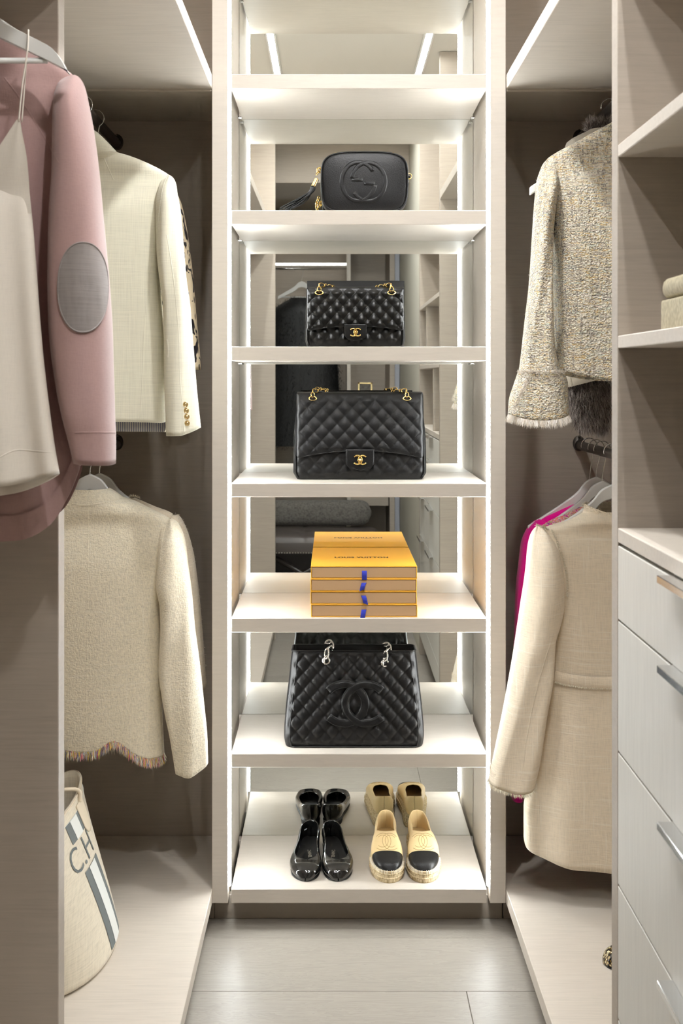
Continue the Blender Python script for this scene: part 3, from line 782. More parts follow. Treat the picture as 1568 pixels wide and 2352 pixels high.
obj('elbow_patch', ev, 'grey_knit', t, label='oval grey elbow patch')
rim = [ev[0][13*64+j] for j in range(64)]; rim.append(rim[0])
obj('patch_stitching', pipe(rim[:-1], 0.0011, 6, closed=True), 'grey_knit', t)
seam('raglan_seam', [(10, 178), (45, 225), (80, 280), (110, 330), (135, 375)], bv, 'pink_knit', t, 0.0028, 0.0004)
seam('cuff_rib', [(172, 994), (200, 993), (235, 993), (268, 993)], bv, 'pink_knit', t, 0.003, 0.0005)
k = 110-1; hv = [tor[0][(k)*110+j] for j in range(110)]; hv2 = [v+Vector((0, 0, 0.034)) for v in hv]
hb = loft([[v+Vector((0, -0.003 if v.y < D else 0.003, 0)) for v in hv2], [v+Vector((0.002 if v.x > -0.672 else -0.002, -0.0035 if v.y < D else 0.0035, -0.004)) for v in hv]])
obj('hem_band', hb, 'pink_knit', t)
hanger('coat_hanger', 'white hanger inside the pink sweater at the left edge', -0.672, P(c0, -66, D).z, D, 2.047, half=0.18, drop=0.13)

D = 1.615; c0 = 763-0.605*F/D
rT = mirrored([(425, 66, 0.004, 0), (445, 68, 0.014, 0), (490, 72, 0.024, 0), (542, 77, 0.028, 0), (638, 84, 0.032, 0), (750, 92, 0.034, 0), (828, 99, 0.036, 0), (923, 110, 0.038, 0), (1019, 123, 0.04, 0), (1088, 135, 0.04, 0)], c0)
def hemC(c, s, t):
    k = max(0, (t-0.6)/0.4); return -k*(0.018*(1-abs(c)**3) if s > 0 else 0.042*(1-abs(c)**2.5))
def foldC(c, t, x): return (0.001+0.010*t)*math.sin(13*c+0.6)
tor = tube(rT, D, 70, 120, 0.75, fold=foldC, hem=hemC, lip=0.02)
t = thing('camisole', 'cream satin camisole with thin straps hanging before the pink sweater', 'top', (-0.672, D, 1.2))
obj('body', tor, 'cream_satin', t)
# bust: near panel rising to the strap points with V necks
def bust(sgn, yo):
    def fn(i, j):
        u, v = i/20, j/30                     # u down, v across
        apex = 40; yt = 275
        yy = yt+(490-yt)*u
        xr = herm([275, 300, 367, 455, 500], [46, 50, 62, 69, 72], [yy])[0]
        xl = 38-(yy-275)*0.66 if yy < 430 else 38-(155)*0.66
        w = xl+(xr-xl)*v
        p = P(w, yy, D+yo*(1-0.62*min(1, (yy-275)/160)))
        p.y += (-1 if yo < 0 else 1)*(0.005*math.sin(PI*v)*u+0.002*math.sin(12*v)*u)*max(0, 1-u*1.1)
        if sgn < 0: p.x = 2*(-0.672)-p.x
        return p
    return grid(21, 31, fn)
for s in (1, -1):
    for yo in (-0.022, 0.022):
        obj('bust_panel', bust(s, yo), 'cream_satin', t)
def strap(s):
    pts = [P(43, 278, D-0.022), P(52, 190, D-0.020), P(63, 118, D-0.017), P(65, 78, D-0.009), P(65, 70, D), P(65, 78, D+0.012), P(60, 150, D+0.02), P(50, 280, D+0.022)]
    if s < 0: pts = [Vector((2*(-0.672)-p.x, p.y, p.z)) for p in pts]
    return pipe(bez(pts, 8), 0.0011, 8)
for s in (1, -1): obj('strap', strap(s), 'cream_satin', t)
bv = bvh_of(tor)
seam('hem_stitch', [(0, 1050), (36, 1034), (80, 1036), (125, 1040)], bv, 'cream_satin', t, 0.002, 0.0006)
zt = P(c0, -42, D).z
hanger('coat_hanger', 'white wooden hanger with crossbar holding the satin camisole', -0.672, zt, D, 2.047, half=0.2215, drop=0.109, thick=0.014, bar=True, deep=0.022, straight=True)

# ---------------------------------------------------------------- right, upper: multicolour tweed jacket
D = 2.60; c0 = 763+0.694*F/D
def mirL(rows, c): return [(y, x, 2*c-x, d, s) for y, x, d, s in rows]
rT = mirL([(283, 1402, 0.04, 0), (296, 1378, 0.046, 0), (312, 1348, 0.052, 0), (334, 1309, 0.055, 0), (352, 1275, 0.05, 0), (368, 1254, 0.046, 0), (400, 1246, 0.055, 0), (440, 1252, 0.075, 0), (600, 1270, 0.10, 0), (730, 1271, 0.10, 0), (800, 1268, 0.10, 0), (848, 1262, 0.10, 0)], c0)
def hemT(c, s, t):
    k = max(0, (t-0.7)/0.3)**1.5; return -k*0.028*(1-abs(c)**2)
def foldT(c, t, x): return 0.008*min(1, t*2)*math.sin(7*c+1.0)
tor = tube(rT, D, 110, 90, fold=foldT, hem=hemT)
t = thing('tweed_jacket', 'multicolour woven tweed jacket with frayed cuffs on the upper right rail', 'jacket', (0.627, D, 1.38))
obj('body', tor, 'multicolour_tweed', t)
sl = [(368, 1254, 1264, 0.008, 0), (376, 1247, 1274, 0.022, 0), (394, 1239, 1279, 0.038, -0.003), (422, 1230, 1280, 0.052, -0.016), (466, 1224, 1270, 0.06, -0.03), (537, 1219, 1260, 0.062, -0.036), (597, 1215, 1257, 0.062, -0.04), (657, 1210, 1257, 0.06, -0.042), (744, 1198, 1260, 0.06, -0.045), (804, 1191, 1264, 0.058, -0.045), (855, 1184, 1276, 0.058, -0.045), (894, 1174, 1286, 0.056, -0.045), (924, 1166, 1290, 0.056, -0.045), (946, 1164, 1291, 0.056, -0.045)]
def hemTS(c, s, t): return -0.012*max(0, (t-0.85)/0.15)*(1-abs(c)**2)
slv = tube(sl, D, 90, 60, 0.85, fold=lambda c, t, x: 0.005*math.sin(5*c+8*t), hem=hemTS)
obj('sleeve', slv, 'multicolour_tweed', t)
obj('sleeve', tube([(y, 2*c0-b, 2*c0-a, d, s) for y, a, b, d, s in sl], D, 50, 32, 0.85), 'multicolour_tweed', t)
# turned-back cuff with frayed edges
ck = [(857, 1182, 1285, 0.062, -0.046), (880, 1174, 1292, 0.062, -0.046), (920, 1162, 1293, 0.063, -0.046), (950, 1160, 1294, 0.063, -0.046)]
cv = tube(ck, D, 24, 60, 0.85, hem=lambda c, s, t: -0.012*t*(1-abs(c)**2), lip=0.01)
obj('cuff', cv, 'multicolour_tweed', t)
last = [cv[0][23*60+j] for j in range(60)]; last.append(last[0])
o = hem_fringe(last, 1500, 0.020, 0.0014, FRAYT, 'cuff_fringe', t, 0.22, 0.0); o['label'] = 'frayed pale cuff fringe'
first = [cv[0][j] for j in range(60)]
S = [(random.choice(first[5:30])+Vector((0, -0.002, 0)), (-0.3, -0.6, 0.6)) for _ in range(450)]
V, Fc, mi = strands(S, 0.011, 0.0013, 3, 0.5); o = obj('cuff_fringe', (V, Fc), None, t, False, mats=FRAYT, mi=mi); o['kind'] = 'stuff'
S = [(P(1215-35*u+random.uniform(-4,4), 865+80*u, D-0.10), (-0.5, -0.5, -0.2)) for u in [random.random() for _ in range(350)]]
V, Fc, mi = strands(S, 0.010, 0.0013, 3, 0.6); o = obj('cuff_fringe', (V, Fc), None, t, False, mats=FRAYT, mi=mi); o['kind'] = 'stuff'
S = [(Vector(p), (random.choice((-1, 0, 0.3)), -0.7, 0)) for p in random.sample(slv[0][:90*60], 700)+random.sample(tor[0][:110*90], 1000)]
V, Fc, mi = strands(S, 0.005, 0.0009, 3, 0.7); o = obj('loose_threads', (V, Fc), None, t, False, mats=FRAYT, mi=mi); o['kind'] = 'stuff'
hanger('coat_hanger', 'white hanger in the tweed jacket, its tip showing at the shoulder', 0.627, P(c0, 268, D).z, D, 2.060, half=0.232, drop=0.165)
# fur vest behind
D = 2.78; c0 = 763+0.694*F/D
t = thing('fur_vest', 'grey fur vest with beige suede hanging behind the tweed jacket', 'vest', (0.627, D, 1.24))
rT = mirL([(300, 1350, 0.04, 0), (330, 1300, 0.05, 0), (420, 1285, 0.06, 0), (700, 1290, 0.07, 0), (892, 1288, 0.075, 0)], c0)
vb = tube(rT, D, 50, 48, lip=0.02, hem=lambda c, s, t: 0.03*max(0, t-0.8)*5*(1-abs(c))); obj('body', vb, 'suede', t)
bv = bvh_of(vb)
seam('seam', [(1308, 862), (1311, 876), (1312, 888)], bv, 'suede', t, 0.006, 0.003)
ft = tube([(872, 1330, 1388, 0.03, 0.0), (900, 1306, 1390, 0.04, 0.0), (925, 1312, 1390, 0.04, 0.0), (962, 1326, 1388, 0.036, 0.0), (978, 1334, 1384, 0.03, 0.0)], D, 30, 40, lip=0.0)
obj('fur_base', ft, FURG[3], t)
pts = [(Vector(p)+Vector((0, -0.002, 0)), (0.1*(p[0]-0.6), -0.45, -1)) for p in [random.choice(ft[0]) + Vector((random.gauss(0, 0.004), 0, random.gauss(0, 0.004))) for _ in range(7000)]]
V, Fc, mi = strands(pts, 0.028, 0.0011, 4, 0.28, 0.3); o = obj('fur', (V, Fc), None, t, False, mats=[FURG[0], FURG[1], FURG[3], FURG[2]], mi=mi); o['kind'] = 'stuff'
tip = [p for p in ft[0] if p[2] < P(0, 935, D).z] or ft[0]
pts = [(Vector(random.choice(tip)), (random.uniform(-0.3, 0.3), -0.3, -1)) for _ in range(3000)]
V, Fc, mi = strands(pts, 0.024, 0.0010, 2, 0.25); o = obj('fur_tip', (V, Fc), None, t, False, mats=[FURG[2], FURG[1]], mi=mi, label='pale fur tip'); o['kind'] = 'stuff'
pts = [(P(random.uniform(1352, 1420), 312-random.random()*22, D), (random.uniform(-0.8, 0.3), -0.3, 0.8)) for _ in range(1800)]
V, Fc, mi = strands(pts, 0.034, 0.0011, 3, 0.3); o = obj('fur_collar', (V, Fc), None, t, False, mats=FURG[:3], mi=mi, label='grey fur collar'); o['kind'] = 'stuff'
hanger('coat_hanger', 'hanger of the grey fur vest on the upper right rail', 0.627, P(c0, 284, D).z, D, 2.060, half=0.14, drop=0.10)

# ---------------------------------------------------------------- right, lower: cream coat
D = 2.75; c0 = 763+0.694*F/D
rT = mirL([(1172, 1344, 0.045, 0), (1180, 1330, 0.05, 0), (1196, 1298, 0.055, 0), (1208, 1264, 0.046, 0), (1216, 1240, 0.044, 0), (1245, 1236, 0.055, 0), (1290, 1262, 0.066, 0), (1374, 1276, 0.07, 0), (1458, 1266, 0.07, 0), (1545, 1258, 0.07, 0), (1640, 1245, 0.072, 0), (1786, 1217, 0.075, 0), (1860, 1203, 0.078, 0), (1925, 1203, 0.078, 0), (1942, 1206, 0.076, 0)], c0)
def hemK(c, s, t):
    k = max(0, (t-0.8)/0.2)**2; return -k*0.034*(1-abs(c)**2.4)*(1 if s > 0 else 0.7)
def foldK(c, t, x): return 0.007*min(1, t*2)*math.sin(6*c+2.2)+0.008*t*math.sin(10*c+0.4)
tor = tube(rT, D, 120, 96, fold=foldK, hem=hemK)
t = thing('cream_coat', 'long cream slub coat with frayed seams on the lower right rail', 'coat', (0.627, D, 0.15))
obj('body', tor, 'cream_slub_wool', t)
sl = [(1209, 1232, 1243, 0.008, 0), (1216, 1225, 1254, 0.022, 0), (1230, 1217, 1265, 0.038, -0.004), (1256, 1209, 1277, 0.052, -0.016), (1297, 1204, 1285, 0.06, -0.025), (1338, 1198, 1288, 0.062, -0.03), (1380, 1191, 1288, 0.064, -0.032), (1419, 1185, 1280, 0.064, -0.036), (1464, 1178, 1266, 0.064, -0.04), (1538, 1165, 1261, 0.062, -0.045), (1622, 1149, 1246, 0.06, -0.048), (1724, 1127, 1231, 0.056, -0.05), (1782, 1115, 1218, 0.054, -0.05)]
def hemKS(c, s, t): return max(0, (t-0.85)/0.15)*(-0.006*c-0.008*(1-abs(c)))
slv = tube(sl, D, 100, 60, 0.85, fold=lambda c, t, x: 0.006*math.sin(4*c+6*t)+0.006*math.sin(30*t+2*c)*max(0, 0.4-abs(t-0.4)*2), hem=hemKS)
obj('sleeve', slv, 'cream_slub_wool', t)
obj('sleeve', tube([(y, 2*c0-b, 2*c0-a, d, s) for y, a, b, d, s in sl], D, 50, 32, 0.85), 'cream_slub_wool', t)
bv = bvh_of(tor, slv)
seam('waist_trim', [(1275, 1554), (1296, 1559), (1330, 1565), (1370, 1568), (1415, 1568)], bv, 'cream_slub_wool', t, 0.030, 0.004, label='frayed trim band at the waist', lift=0.35)
px_fringe([(1276, 1565), (1296, 1571), (1330, 1577), (1370, 1580), (1412, 1580)], bv, D, 500, 0.005, 0.0009, FRAYW, 'trim_fray', t, (0, -0.3, -1), 0.4, off=0.006)
seam('armhole_trim', [(1264, 1219), (1276, 1250), (1290, 1290), (1297, 1330), (1298, 1370)], bv, 'cream_slub_wool', t, 0.012, 0.004)
px_fringe([(1266, 1219), (1280, 1250), (1294, 1290), (1301, 1330), (1302, 1368)], bv, D, 500, 0.007, 0.0009, FRAYW, 'armhole_fray', t, (0.6, -0.5, -0.3), 0.5, off=0.003)
seam('seam', [(1270, 1460), (1250, 1520), (1228, 1600), (1210, 1690), (1196, 1790)], bv, 'cream_slub_wool', t, 0.0035, 0.001)
cl = [slv[0][99*60+j] for j in range(60)]; cl.append(cl[0])
hem_fringe(cl, 1100, 0.010, 0.0010, FRAYW, 'cuff_fray', t, 0.35)
col = tube(mirL([(1157, 1342, 0.048, 0), (1166, 1340, 0.05, 0), (1178, 1334, 0.054, 0)], c0), D, 12, 56, 0.9, lip=0.01, hem=lambda c, s, t: -0.02*(1-abs(c)**1.5)*(1-0.3*t) if s > 0 else 0)
obj('collar', col, 'cream_slub_wool', t)
ctop = [col[0][j] for j in range(56)]
S = [(random.choice(ctop)+Vector((random.gauss(0, 0.003), -0.001, random.uniform(-0.012, 0))), (-0.2, -0.6, 0.6)) for _ in range(900)]
V, Fc, mi = strands(S, 0.008, 0.0009, 3, 0.5); o = obj('collar_fray', (V, Fc), None, t, False, mats=FRAYW, mi=mi); o['kind'] = 'stuff'
S = [(P(1232+28*u, 1207+10*u, D-0.02), (-0.4, -0.5, 0.6)) for u in [random.random() for _ in range(260)]]
V, Fc, mi = strands(S, 0.007, 0.0009, 3, 0.5); o = obj('shoulder_fray', (V, Fc), None, t, False, mats=FRAYW, mi=mi); o['kind'] = 'stuff'
hanger('coat_hanger', 'white hanger carrying the cream coat on the lower right rail', 0.627, P(c0, 1112, D).z, D, 1.199, half=0.18, drop=0.13)
# bright tweed jacket behind the coat
D = 2.855; c0 = 763+0.694*F/D
t = thing('neon_tweed_jacket', 'jacket of bright pink and lime tweed just behind the cream coat', 'jacket', (0.627, D, 0.7))
rT = mirL([(1163, 1330, 0.026, 0), (1178, 1300, 0.026, 0), (1198, 1258, 0.024, 0), (1212, 1240, 0.024, 0), (1250, 1236, 0.024, 0), (1500, 1260, 0.024, 0)], c0)
obj('body', tube(rT, D, 50, 48, lip=0.02), 'neon_tweed', t)
hanger('coat_hanger', 'white hanger of the bright pink and lime tweed jacket', 0.627, P(c0, 1104, D).z, D, 1.199, half=0.17, drop=0.13)
# fuchsia dress behind
D = 2.92; c0 = 763+0.694*F/D
t = thing('fuchsia_dress', 'bright fuchsia long sleeved dress behind the cream coat', 'dress', (0.627, D, 0.3))
rT = mirL([(1158, 1314, 0.03, 0), (1174, 1278, 0.036, 0), (1194, 1240, 0.036, 0), (1220, 1230, 0.036, 0), (1400, 1250, 0.036, 0), (1750, 1240, 0.036, 0)], c0)
obj('body', tube(rT, D, 60, 48, lip=0.02), 'fuchsia_knit', t)
ls = [(1192, 1236, 1250, 0.012, 0), (1200, 1224, 1258, 0.03, 0), (1218, 1209, 1262, 0.04, 0), (1248, 1197, 1260, 0.045, 0), (1297, 1191, 1255, 0.045, 0), (1338, 1186, 1250, 0.045, 0), (1420, 1182, 1242, 0.04, 0), (1600, 1178, 1222, 0.035, 0), (1800, 1177, 1201, 0.03, 0), (1834, 1175, 1200, 0.03, 0)]
obj('sleeve', tube(ls, D, 70, 40, lip=0.02), 'fuchsia_knit', t)
obj('sleeve', tube([(y, 2*c0-b, 2*c0-a, d, s) for y, a, b, d, s in ls], D, 30, 24, lip=0.02), 'fuchsia_knit', t)
hanger('coat_hanger', 'white hanger of the fuchsia dress on the lower right rail', 0.627, P(c0, 1094, D).z, D, 1.199, half=0.18, drop=0.13)
# black skirt behind
D = 3.0; c0 = 763+0.694*F/D
t = thing('black_garment', 'black garment whose hem shows under the cream coat', 'garment', (0.627, D, 0.12))
rT = mirL([(1240, 1330, 0.02, 0), (1280, 1312, 0.03, 0), (1500, 1304, 0.035, 0), (1958, 1302, 0.035, 0)], c0)
obj('body', tube(rT, D, 40, 40, lip=0.02), 'black_wool', t)
obj('waistband', tube(mirL([(1236, 1330, 0.021, 0), (1252, 1326, 0.024, 0)], c0), D, 8, 40, lip=0.0), 'black_wool', t)
hanger('coat_hanger', 'hanger of the black garment behind the cream coat', 0.627, P(c0, 1110, D).z, D, 1.199, half=0.10, drop=0.10)

# ---------------------------------------------------------------- black fur jacket at the entrance end (seen in the mirror)
t = thing('black_fur_jacket', 'black fur jacket on a white hanger reflected in the mirror', 'jacket', (-0.27, -1.12, 0.93))
def furbody(i, j):
    u = i/40; a = 2*PI*j/40
    w = herm([0, 0.06, 0.14, 0.5, 1], [0.07, 0.17, 0.22, 0.24, 0.26], [u])[0]; d = herm([0, 0.1, 1], [0.05, 0.08, 0.07], [u])[0]
    return Vector((-0.27+w*math.copysign(abs(math.cos(a))**0.8, math.cos(a)), -1.12+d*math.sin(a), 1.92-0.98*u))
fb = grid(41, 41, furbody); obj('body', fb, FURB[0], t)
pts = [(Vector(random.choice(fb[0]))+Vector((random.gauss(0,0.01), 0.0, random.gauss(0,0.01))), (0.5*(math.copysign(1, 1)*0.0), 0.5, -0.8)) for _ in range(16000)]
V, Fc, mi = strands(pts, 0.022, 0.0020, 3, 0.3); o = obj('fur', (V, Fc), None, t, False, mats=FURB, mi=mi); o['kind'] = 'stuff'
hanger('coat_hanger', 'white hanger of the black fur jacket, seen in the mirror', -0.27, 2.035, -1.12, 2.120, half=0.16, drop=0.10, bar=True, deep=0.03)

# ================================================================== BAGS
def rrect(W, T, r, nx=110, ny=14, nc=6):
    """rounded rectangle, counter-clockwise from front-left; front = -y"""
    r = min(r, T*0.49, W*0.49); o = []
    for i in range(nx): o.append((-W/2+r+(W-2*r)*i/(nx-1), -T/2))
    for i in range(1, nc): a = -PI/2+PI/2*i/nc; o.append((W/2-r+r*math.cos(a), -T/2+r+r*math.sin(a)))
    for i in range(ny): o.append((W/2, -T/2+r+(T-2*r)*i/(ny-1)))
    for i in range(1, nc): a = PI/2*i/nc; o.append((W/2-r+r*math.cos(a), T/2-r+r*math.sin(a)))
    for i in range(nx): o.append((W/2-r-(W-2*r)*i/(nx-1), T/2))
    for i in range(1, nc): a = PI/2+PI/2*i/nc; o.append((-W/2+r+r*math.cos(a), T/2-r+r*math.sin(a)))
    for i in range(ny): o.append((-W/2, T/2-r-(T-2*r)*i/(ny-1)))
    for i in range(1, nc): a = PI+PI/2*i/nc; o.append((-W/2+r+r*math.cos(a), -T/2+r+r*math.sin(a)))
    return o
def quilt(x, z, cw, ch, sharp=0.5):
    a, b = x/cw+z/ch, x/cw-z/ch
    return (abs(math.sin(PI*a))*abs(math.sin(PI*b)))**sharp
def bag_body(cx, cy, z0, prof, cw, ch, puff, r=0.012, nz=70, x0=0.0, zq=0.0, sharp=0.5, cap1=True):
    """prof: rows (z, W, T)"""
    p = np.array(prof); zs = np.concatenate([p[0,0]+(p[-1,0]-p[0,0])*np.linspace(0, 1, nz)**1.0])
    Ws, Ts = herm(p[:,0], p[:,1], zs), herm(p[:,0], p[:,2], zs); rings = []
    for z, Wd, T in zip(zs, Ws, Ts):
        ring = []
        for x, y in rrect(Wd, T, r):
            e = min(1, max(0, (Wd/2-0.008-abs(x))/0.012))*min(1, max(0, (z-p[0,0]-0.006)/0.012))*min(1, max(0, (p[-1,0]-z)/0.008))
            d = puff*quilt(x-x0, z-zq, cw, ch, sharp)*e*(1 if abs(abs(y)-T/2) < 1e-6 else 0) if puff else 0
            ring.append(Vector((cx+x, cy+y+math.copysign(d, y), z0+z)))
        rings.append(ring)
    return loft(rings, True, cap1)
def ring_path(W, T, r, cx, cy, z, n=1):
    return [Vector((cx+x, cy+y, z)) for x, y in rrect(W, T, r, 20, 6, 5)]
def chain(pts, mat, parent, R=0.0055, r=0.0014, name='chain_link', sx=0.75):
    out = []
    c = bez(pts, 12); L = [0]
    for a, b in zip(c, c[1:]): L.append(L[-1]+(b-a).length)
    s = 0; k = 0
    while s < L[-1]:
        i = min(len(c)-2, int(np.searchsorted(L, s, 'right')-1)); f = (s-L[i])/max(1e-9, L[i+1]-L[i]); p = c[i]+(c[i+1]-c[i])*f
        t = (c[i+1]-c[i]).normalized(); u = t.orthogonal().normalized()
        u = Matrix.Rotation(k*PI/2, 3, t) @ u
        ring = [p+t*(R*1.25*math.cos(a*PI/9))+u*(R*sx*math.sin(a*PI/9)) for a in range(18)]
        out.append(pipe(ring, r, 7, closed=True)); s += R*1.75; k += 1
    for q in out: obj(name, q, mat, parent)
    return out
def flap_bag(label, cx, y_front, z0, W, H, T, leather_m, cw, ch, puff, hem_mid, hem_side, cc, group=None, sharp=0.5, bulge=0.012, lay='up'):
    cy = y_front+T/2
    t = thing('flap_bag', label, 'handbag', (cx, cy, z0), group)
    prof = [(0.0, W*0.985, T*0.93), (0.004, W*1.0, T*0.99), (0.02, W+bulge, T*1.02), (H*0.45, W+bulge*0.9, T*0.94), (H*0.8, W*1.005, T*0.72), (H-0.006, W*0.985, T*0.55), (H, W*0.97, T*0.5)]
    body = bag_body(cx, cy, z0, prof, cw, ch, puff, 0.014, zq=0.0, sharp=sharp)
    b = obj('body', body, leather_m, t)
    bv = bvh_of(body)
    # flap wrapping the top and hanging over the front with a curved lower edge
    nx, ns = 130, 84
    Tt = T*0.5; ytop = cy
    def yb(z):
        return cy-herm([p[0] for p in prof], [p[2] for p in prof], [min(max(z, 0), H)])[0]/2-0.0105
    def fl(i, j):
        u = -1+2*i/(nx-1); x = u*W*0.497; s = j/(ns-1)
        if s < 0.16:
            k = s/0.16; z = H+0.004-0.0*(k); y = cy+Tt*0.5-(Tt*0.5+cy-yb(H))*k
            z = H+0.005-0.004*k**6
            d = 0
        else:
            k = (s-0.16)/0.84; hz = hem_mid+(hem_side-hem_mid)*abs(u)**2.2
            zc = hz
            if abs(u) > 0.94: zc = hz+0.010*((abs(u)-0.94)/0.06)**2
            z = H+0.001-(H+0.001-zc)*k; y = yb(z)
            e = min(1, (1-abs(u))*12)*min(1, (1-k)*14)*min(1, k*8)
            y -= puff*quilt(x, z, cw, ch, sharp)*e
            y += 0.004*max(0, 1-(1-abs(u))*30)
        return Vector((cx+x, y, z0+z))
    fv = grid(nx, ns, fl)
    f = obj('flap', fv, leather_m, t, solid=0.004)
    bf = bvh_of(fv, body)
    edge = [fv[0][i*ns+ns-1]+Vector((0, -0.001, 0)) for i in range(nx)]
    obj('flap_piping', pipe([fv[0][j] for j in range(14, ns)]+edge[1:-1]+[fv[0][(nx-1)*ns+j] for j in range(ns-1, 13, -1)], 0.0016, 6), leather_m, f)
    # side piping of the body
    for s in (-1, 1):
        pts = []
        for z in np.linspace(0.004, H-0.004, 24):
            Wz, Tz = herm([p[0] for p in prof], [p[1] for p in prof], [z])[0], herm([p[0] for p in prof], [p[2] for p in prof], [z])[0]
            pts.append((cx+s*(Wz/2-0.006), cy-Tz/2-0.0005, z0+z))
        obj('piping', pipe(pts, 0.0018, 6), leather_m, t)
    # lock tab
    tw, tz1, tz0 = W*0.108, hem_mid+0.004, hem_mid-W*0.148
    def tb(i, j):
        u, v = -1+2*i/20, j/20
        hw = tw*(1.0 if v < 0.55 else math.sqrt(max(0.0, 1-((v-0.55)/0.45)**2))**0.75 if v < 1 else 0.0)
        hw = max(hw, tw*0.25)
        x = u*hw; z = tz1+(tz0-tz1)*v+0.004*(abs(u)**2)*(v > 0.9)
        return Vector((cx+x, min(yb(tz1), yb(max(z, 0.0)))-puff-0.004-0.001*math.cos(u*1.4), z0+z))
    tv = grid(21, 21, tb)
    tab = obj('lock_tab', tv, leather_m, t, solid=0.004)
    outline = [tv[0][0*21+j] for j in range(21)]+[tv[0][i*21+20] for i in range(1, 21)]+[tv[0][20*21+j] for j in range(19, -1, -1)]
    obj('tab_piping', pipe([p+Vector((0, -0.001, 0)) for p in outline], 0.0012, 6), leather_m, tab)
    yy = min(p.y for p in tv[0])
    lz = z0+(tz1+tz0)/2
    lg = cc_logo(cc, lambda u, v, h: Vector((cx+u, yy-0.0025-h, lz+v)), cc*0.125, 0.0035, 1.0)
    obj('clasp_logo', lg, 'gold', tab, label='gold interlocked clasp')
    obj('clasp_turn', loft([[Vector((cx+0.0032*math.cos(k*PI/8), yy-0.003-d, lz+0.0042*math.sin(k*PI/8))) for k in range(16)] for d in (0, 0.005)], True, True), 'gold', tab)
    # eyelets and chain ends at the top corners
    for s in (-1, 1):
        ex = cx+s*W*0.37; ez = z0+H-0.004; ey = yb(H-0.004)-puff*0.3
        obj('eyelet', xform(torus((0,0,0), 0.0088, 0.0015, 'Y', 24, 8), Matrix.Translation((ex, ey-0.007-puff*0.5, ez-0.006)) @ Matrix.Rotation(-0.35, 4, 'X') @ Matrix.Diagonal((1.1, 1, 0.62, 1))), 'gold', t, label='gold eyelet ring')
        for cxx, cyy, czz, ry, rz in ((ex, ey-0.006, ez+0.003, 0.0, 0.2), (ex-s*0.001, ey-0.001, ez+0.011, 0.3*s, 1.3), (ex-s*0.007, ey+0.006, ez+0.0145, 1.2*s, 0.3), (ex-s*0.016, ey+0.013, ez+0.0135, 1.5, 1.2), (ex-s*0.026, ey+0.020, ez+0.012, 1.5, 0.3), (ex-s*0.036, ey+0.026, ez+0.011, 1.5, 1.2)):
            M4 = Matrix.Translation((cxx, cyy, czz)) @ Matrix.Rotation(rz, 4, 'Z') @ Matrix.Rotation(ry, 4, 'Y') @ Matrix.Diagonal((0.72, 1, 1.05, 1))
            obj('chain_link', xform(torus((0,0,0), 0.0066, 0.0015, 'Y', 18, 7), M4), 'gold', t)
        obj('woven_strap', pipe(bez([(ex, ey-0.006, ez-0.004), (ex, ey-0.003, ez+0.006), (ex-s*0.004, ey+0.004, ez+0.0125), (ex-s*0.014, ey+0.013, ez+0.0125), (ex-s*0.034, ey+0.026, ez+0.010)], 6), 0.0030, 8), leather_m, t)
    return t
# small quilted flap bag in front of a black box
flap_bag('small black quilted flap bag with gold chain before a black box', P(815, 700, 2.86).x, 2.825, 1.4675, 0.248, 0.147, 0.062, 'black_lambskin', 0.0312, 0.0345, 0.0065, 0.052, 0.040, 0.030, sharp=0.62, bulge=0.008)
bx = P(816.5, 700, 2.98).x
t = thing('black_box', 'flat black storage box standing behind the small flap bag', 'box', (bx, 3.03, 1.4675))
obj('lid', box(bx-0.1305, bx+0.1305, 2.975, 3.085, 1.600, 1.649, 0.0012), 'black_box_paper', t, False)
obj('tray', box(bx-0.129, bx+0.129, 2.9765, 3.0835, 1.4675, 1.5995, 0.0012), 'black_box_paper', t, False)
# large quilted flap bag
flap_bag('large black caviar quilted flap bag with gold clasp on the middle shelf', P(825, 1000, 2.95).x, 2.895, 1.1228, 0.332, 0.222, 0.10, 'black_caviar_leather', 0.0395, 0.0415, 0.0045, 0.076, 0.056, 0.036, sharp=0.45, bulge=0.016)

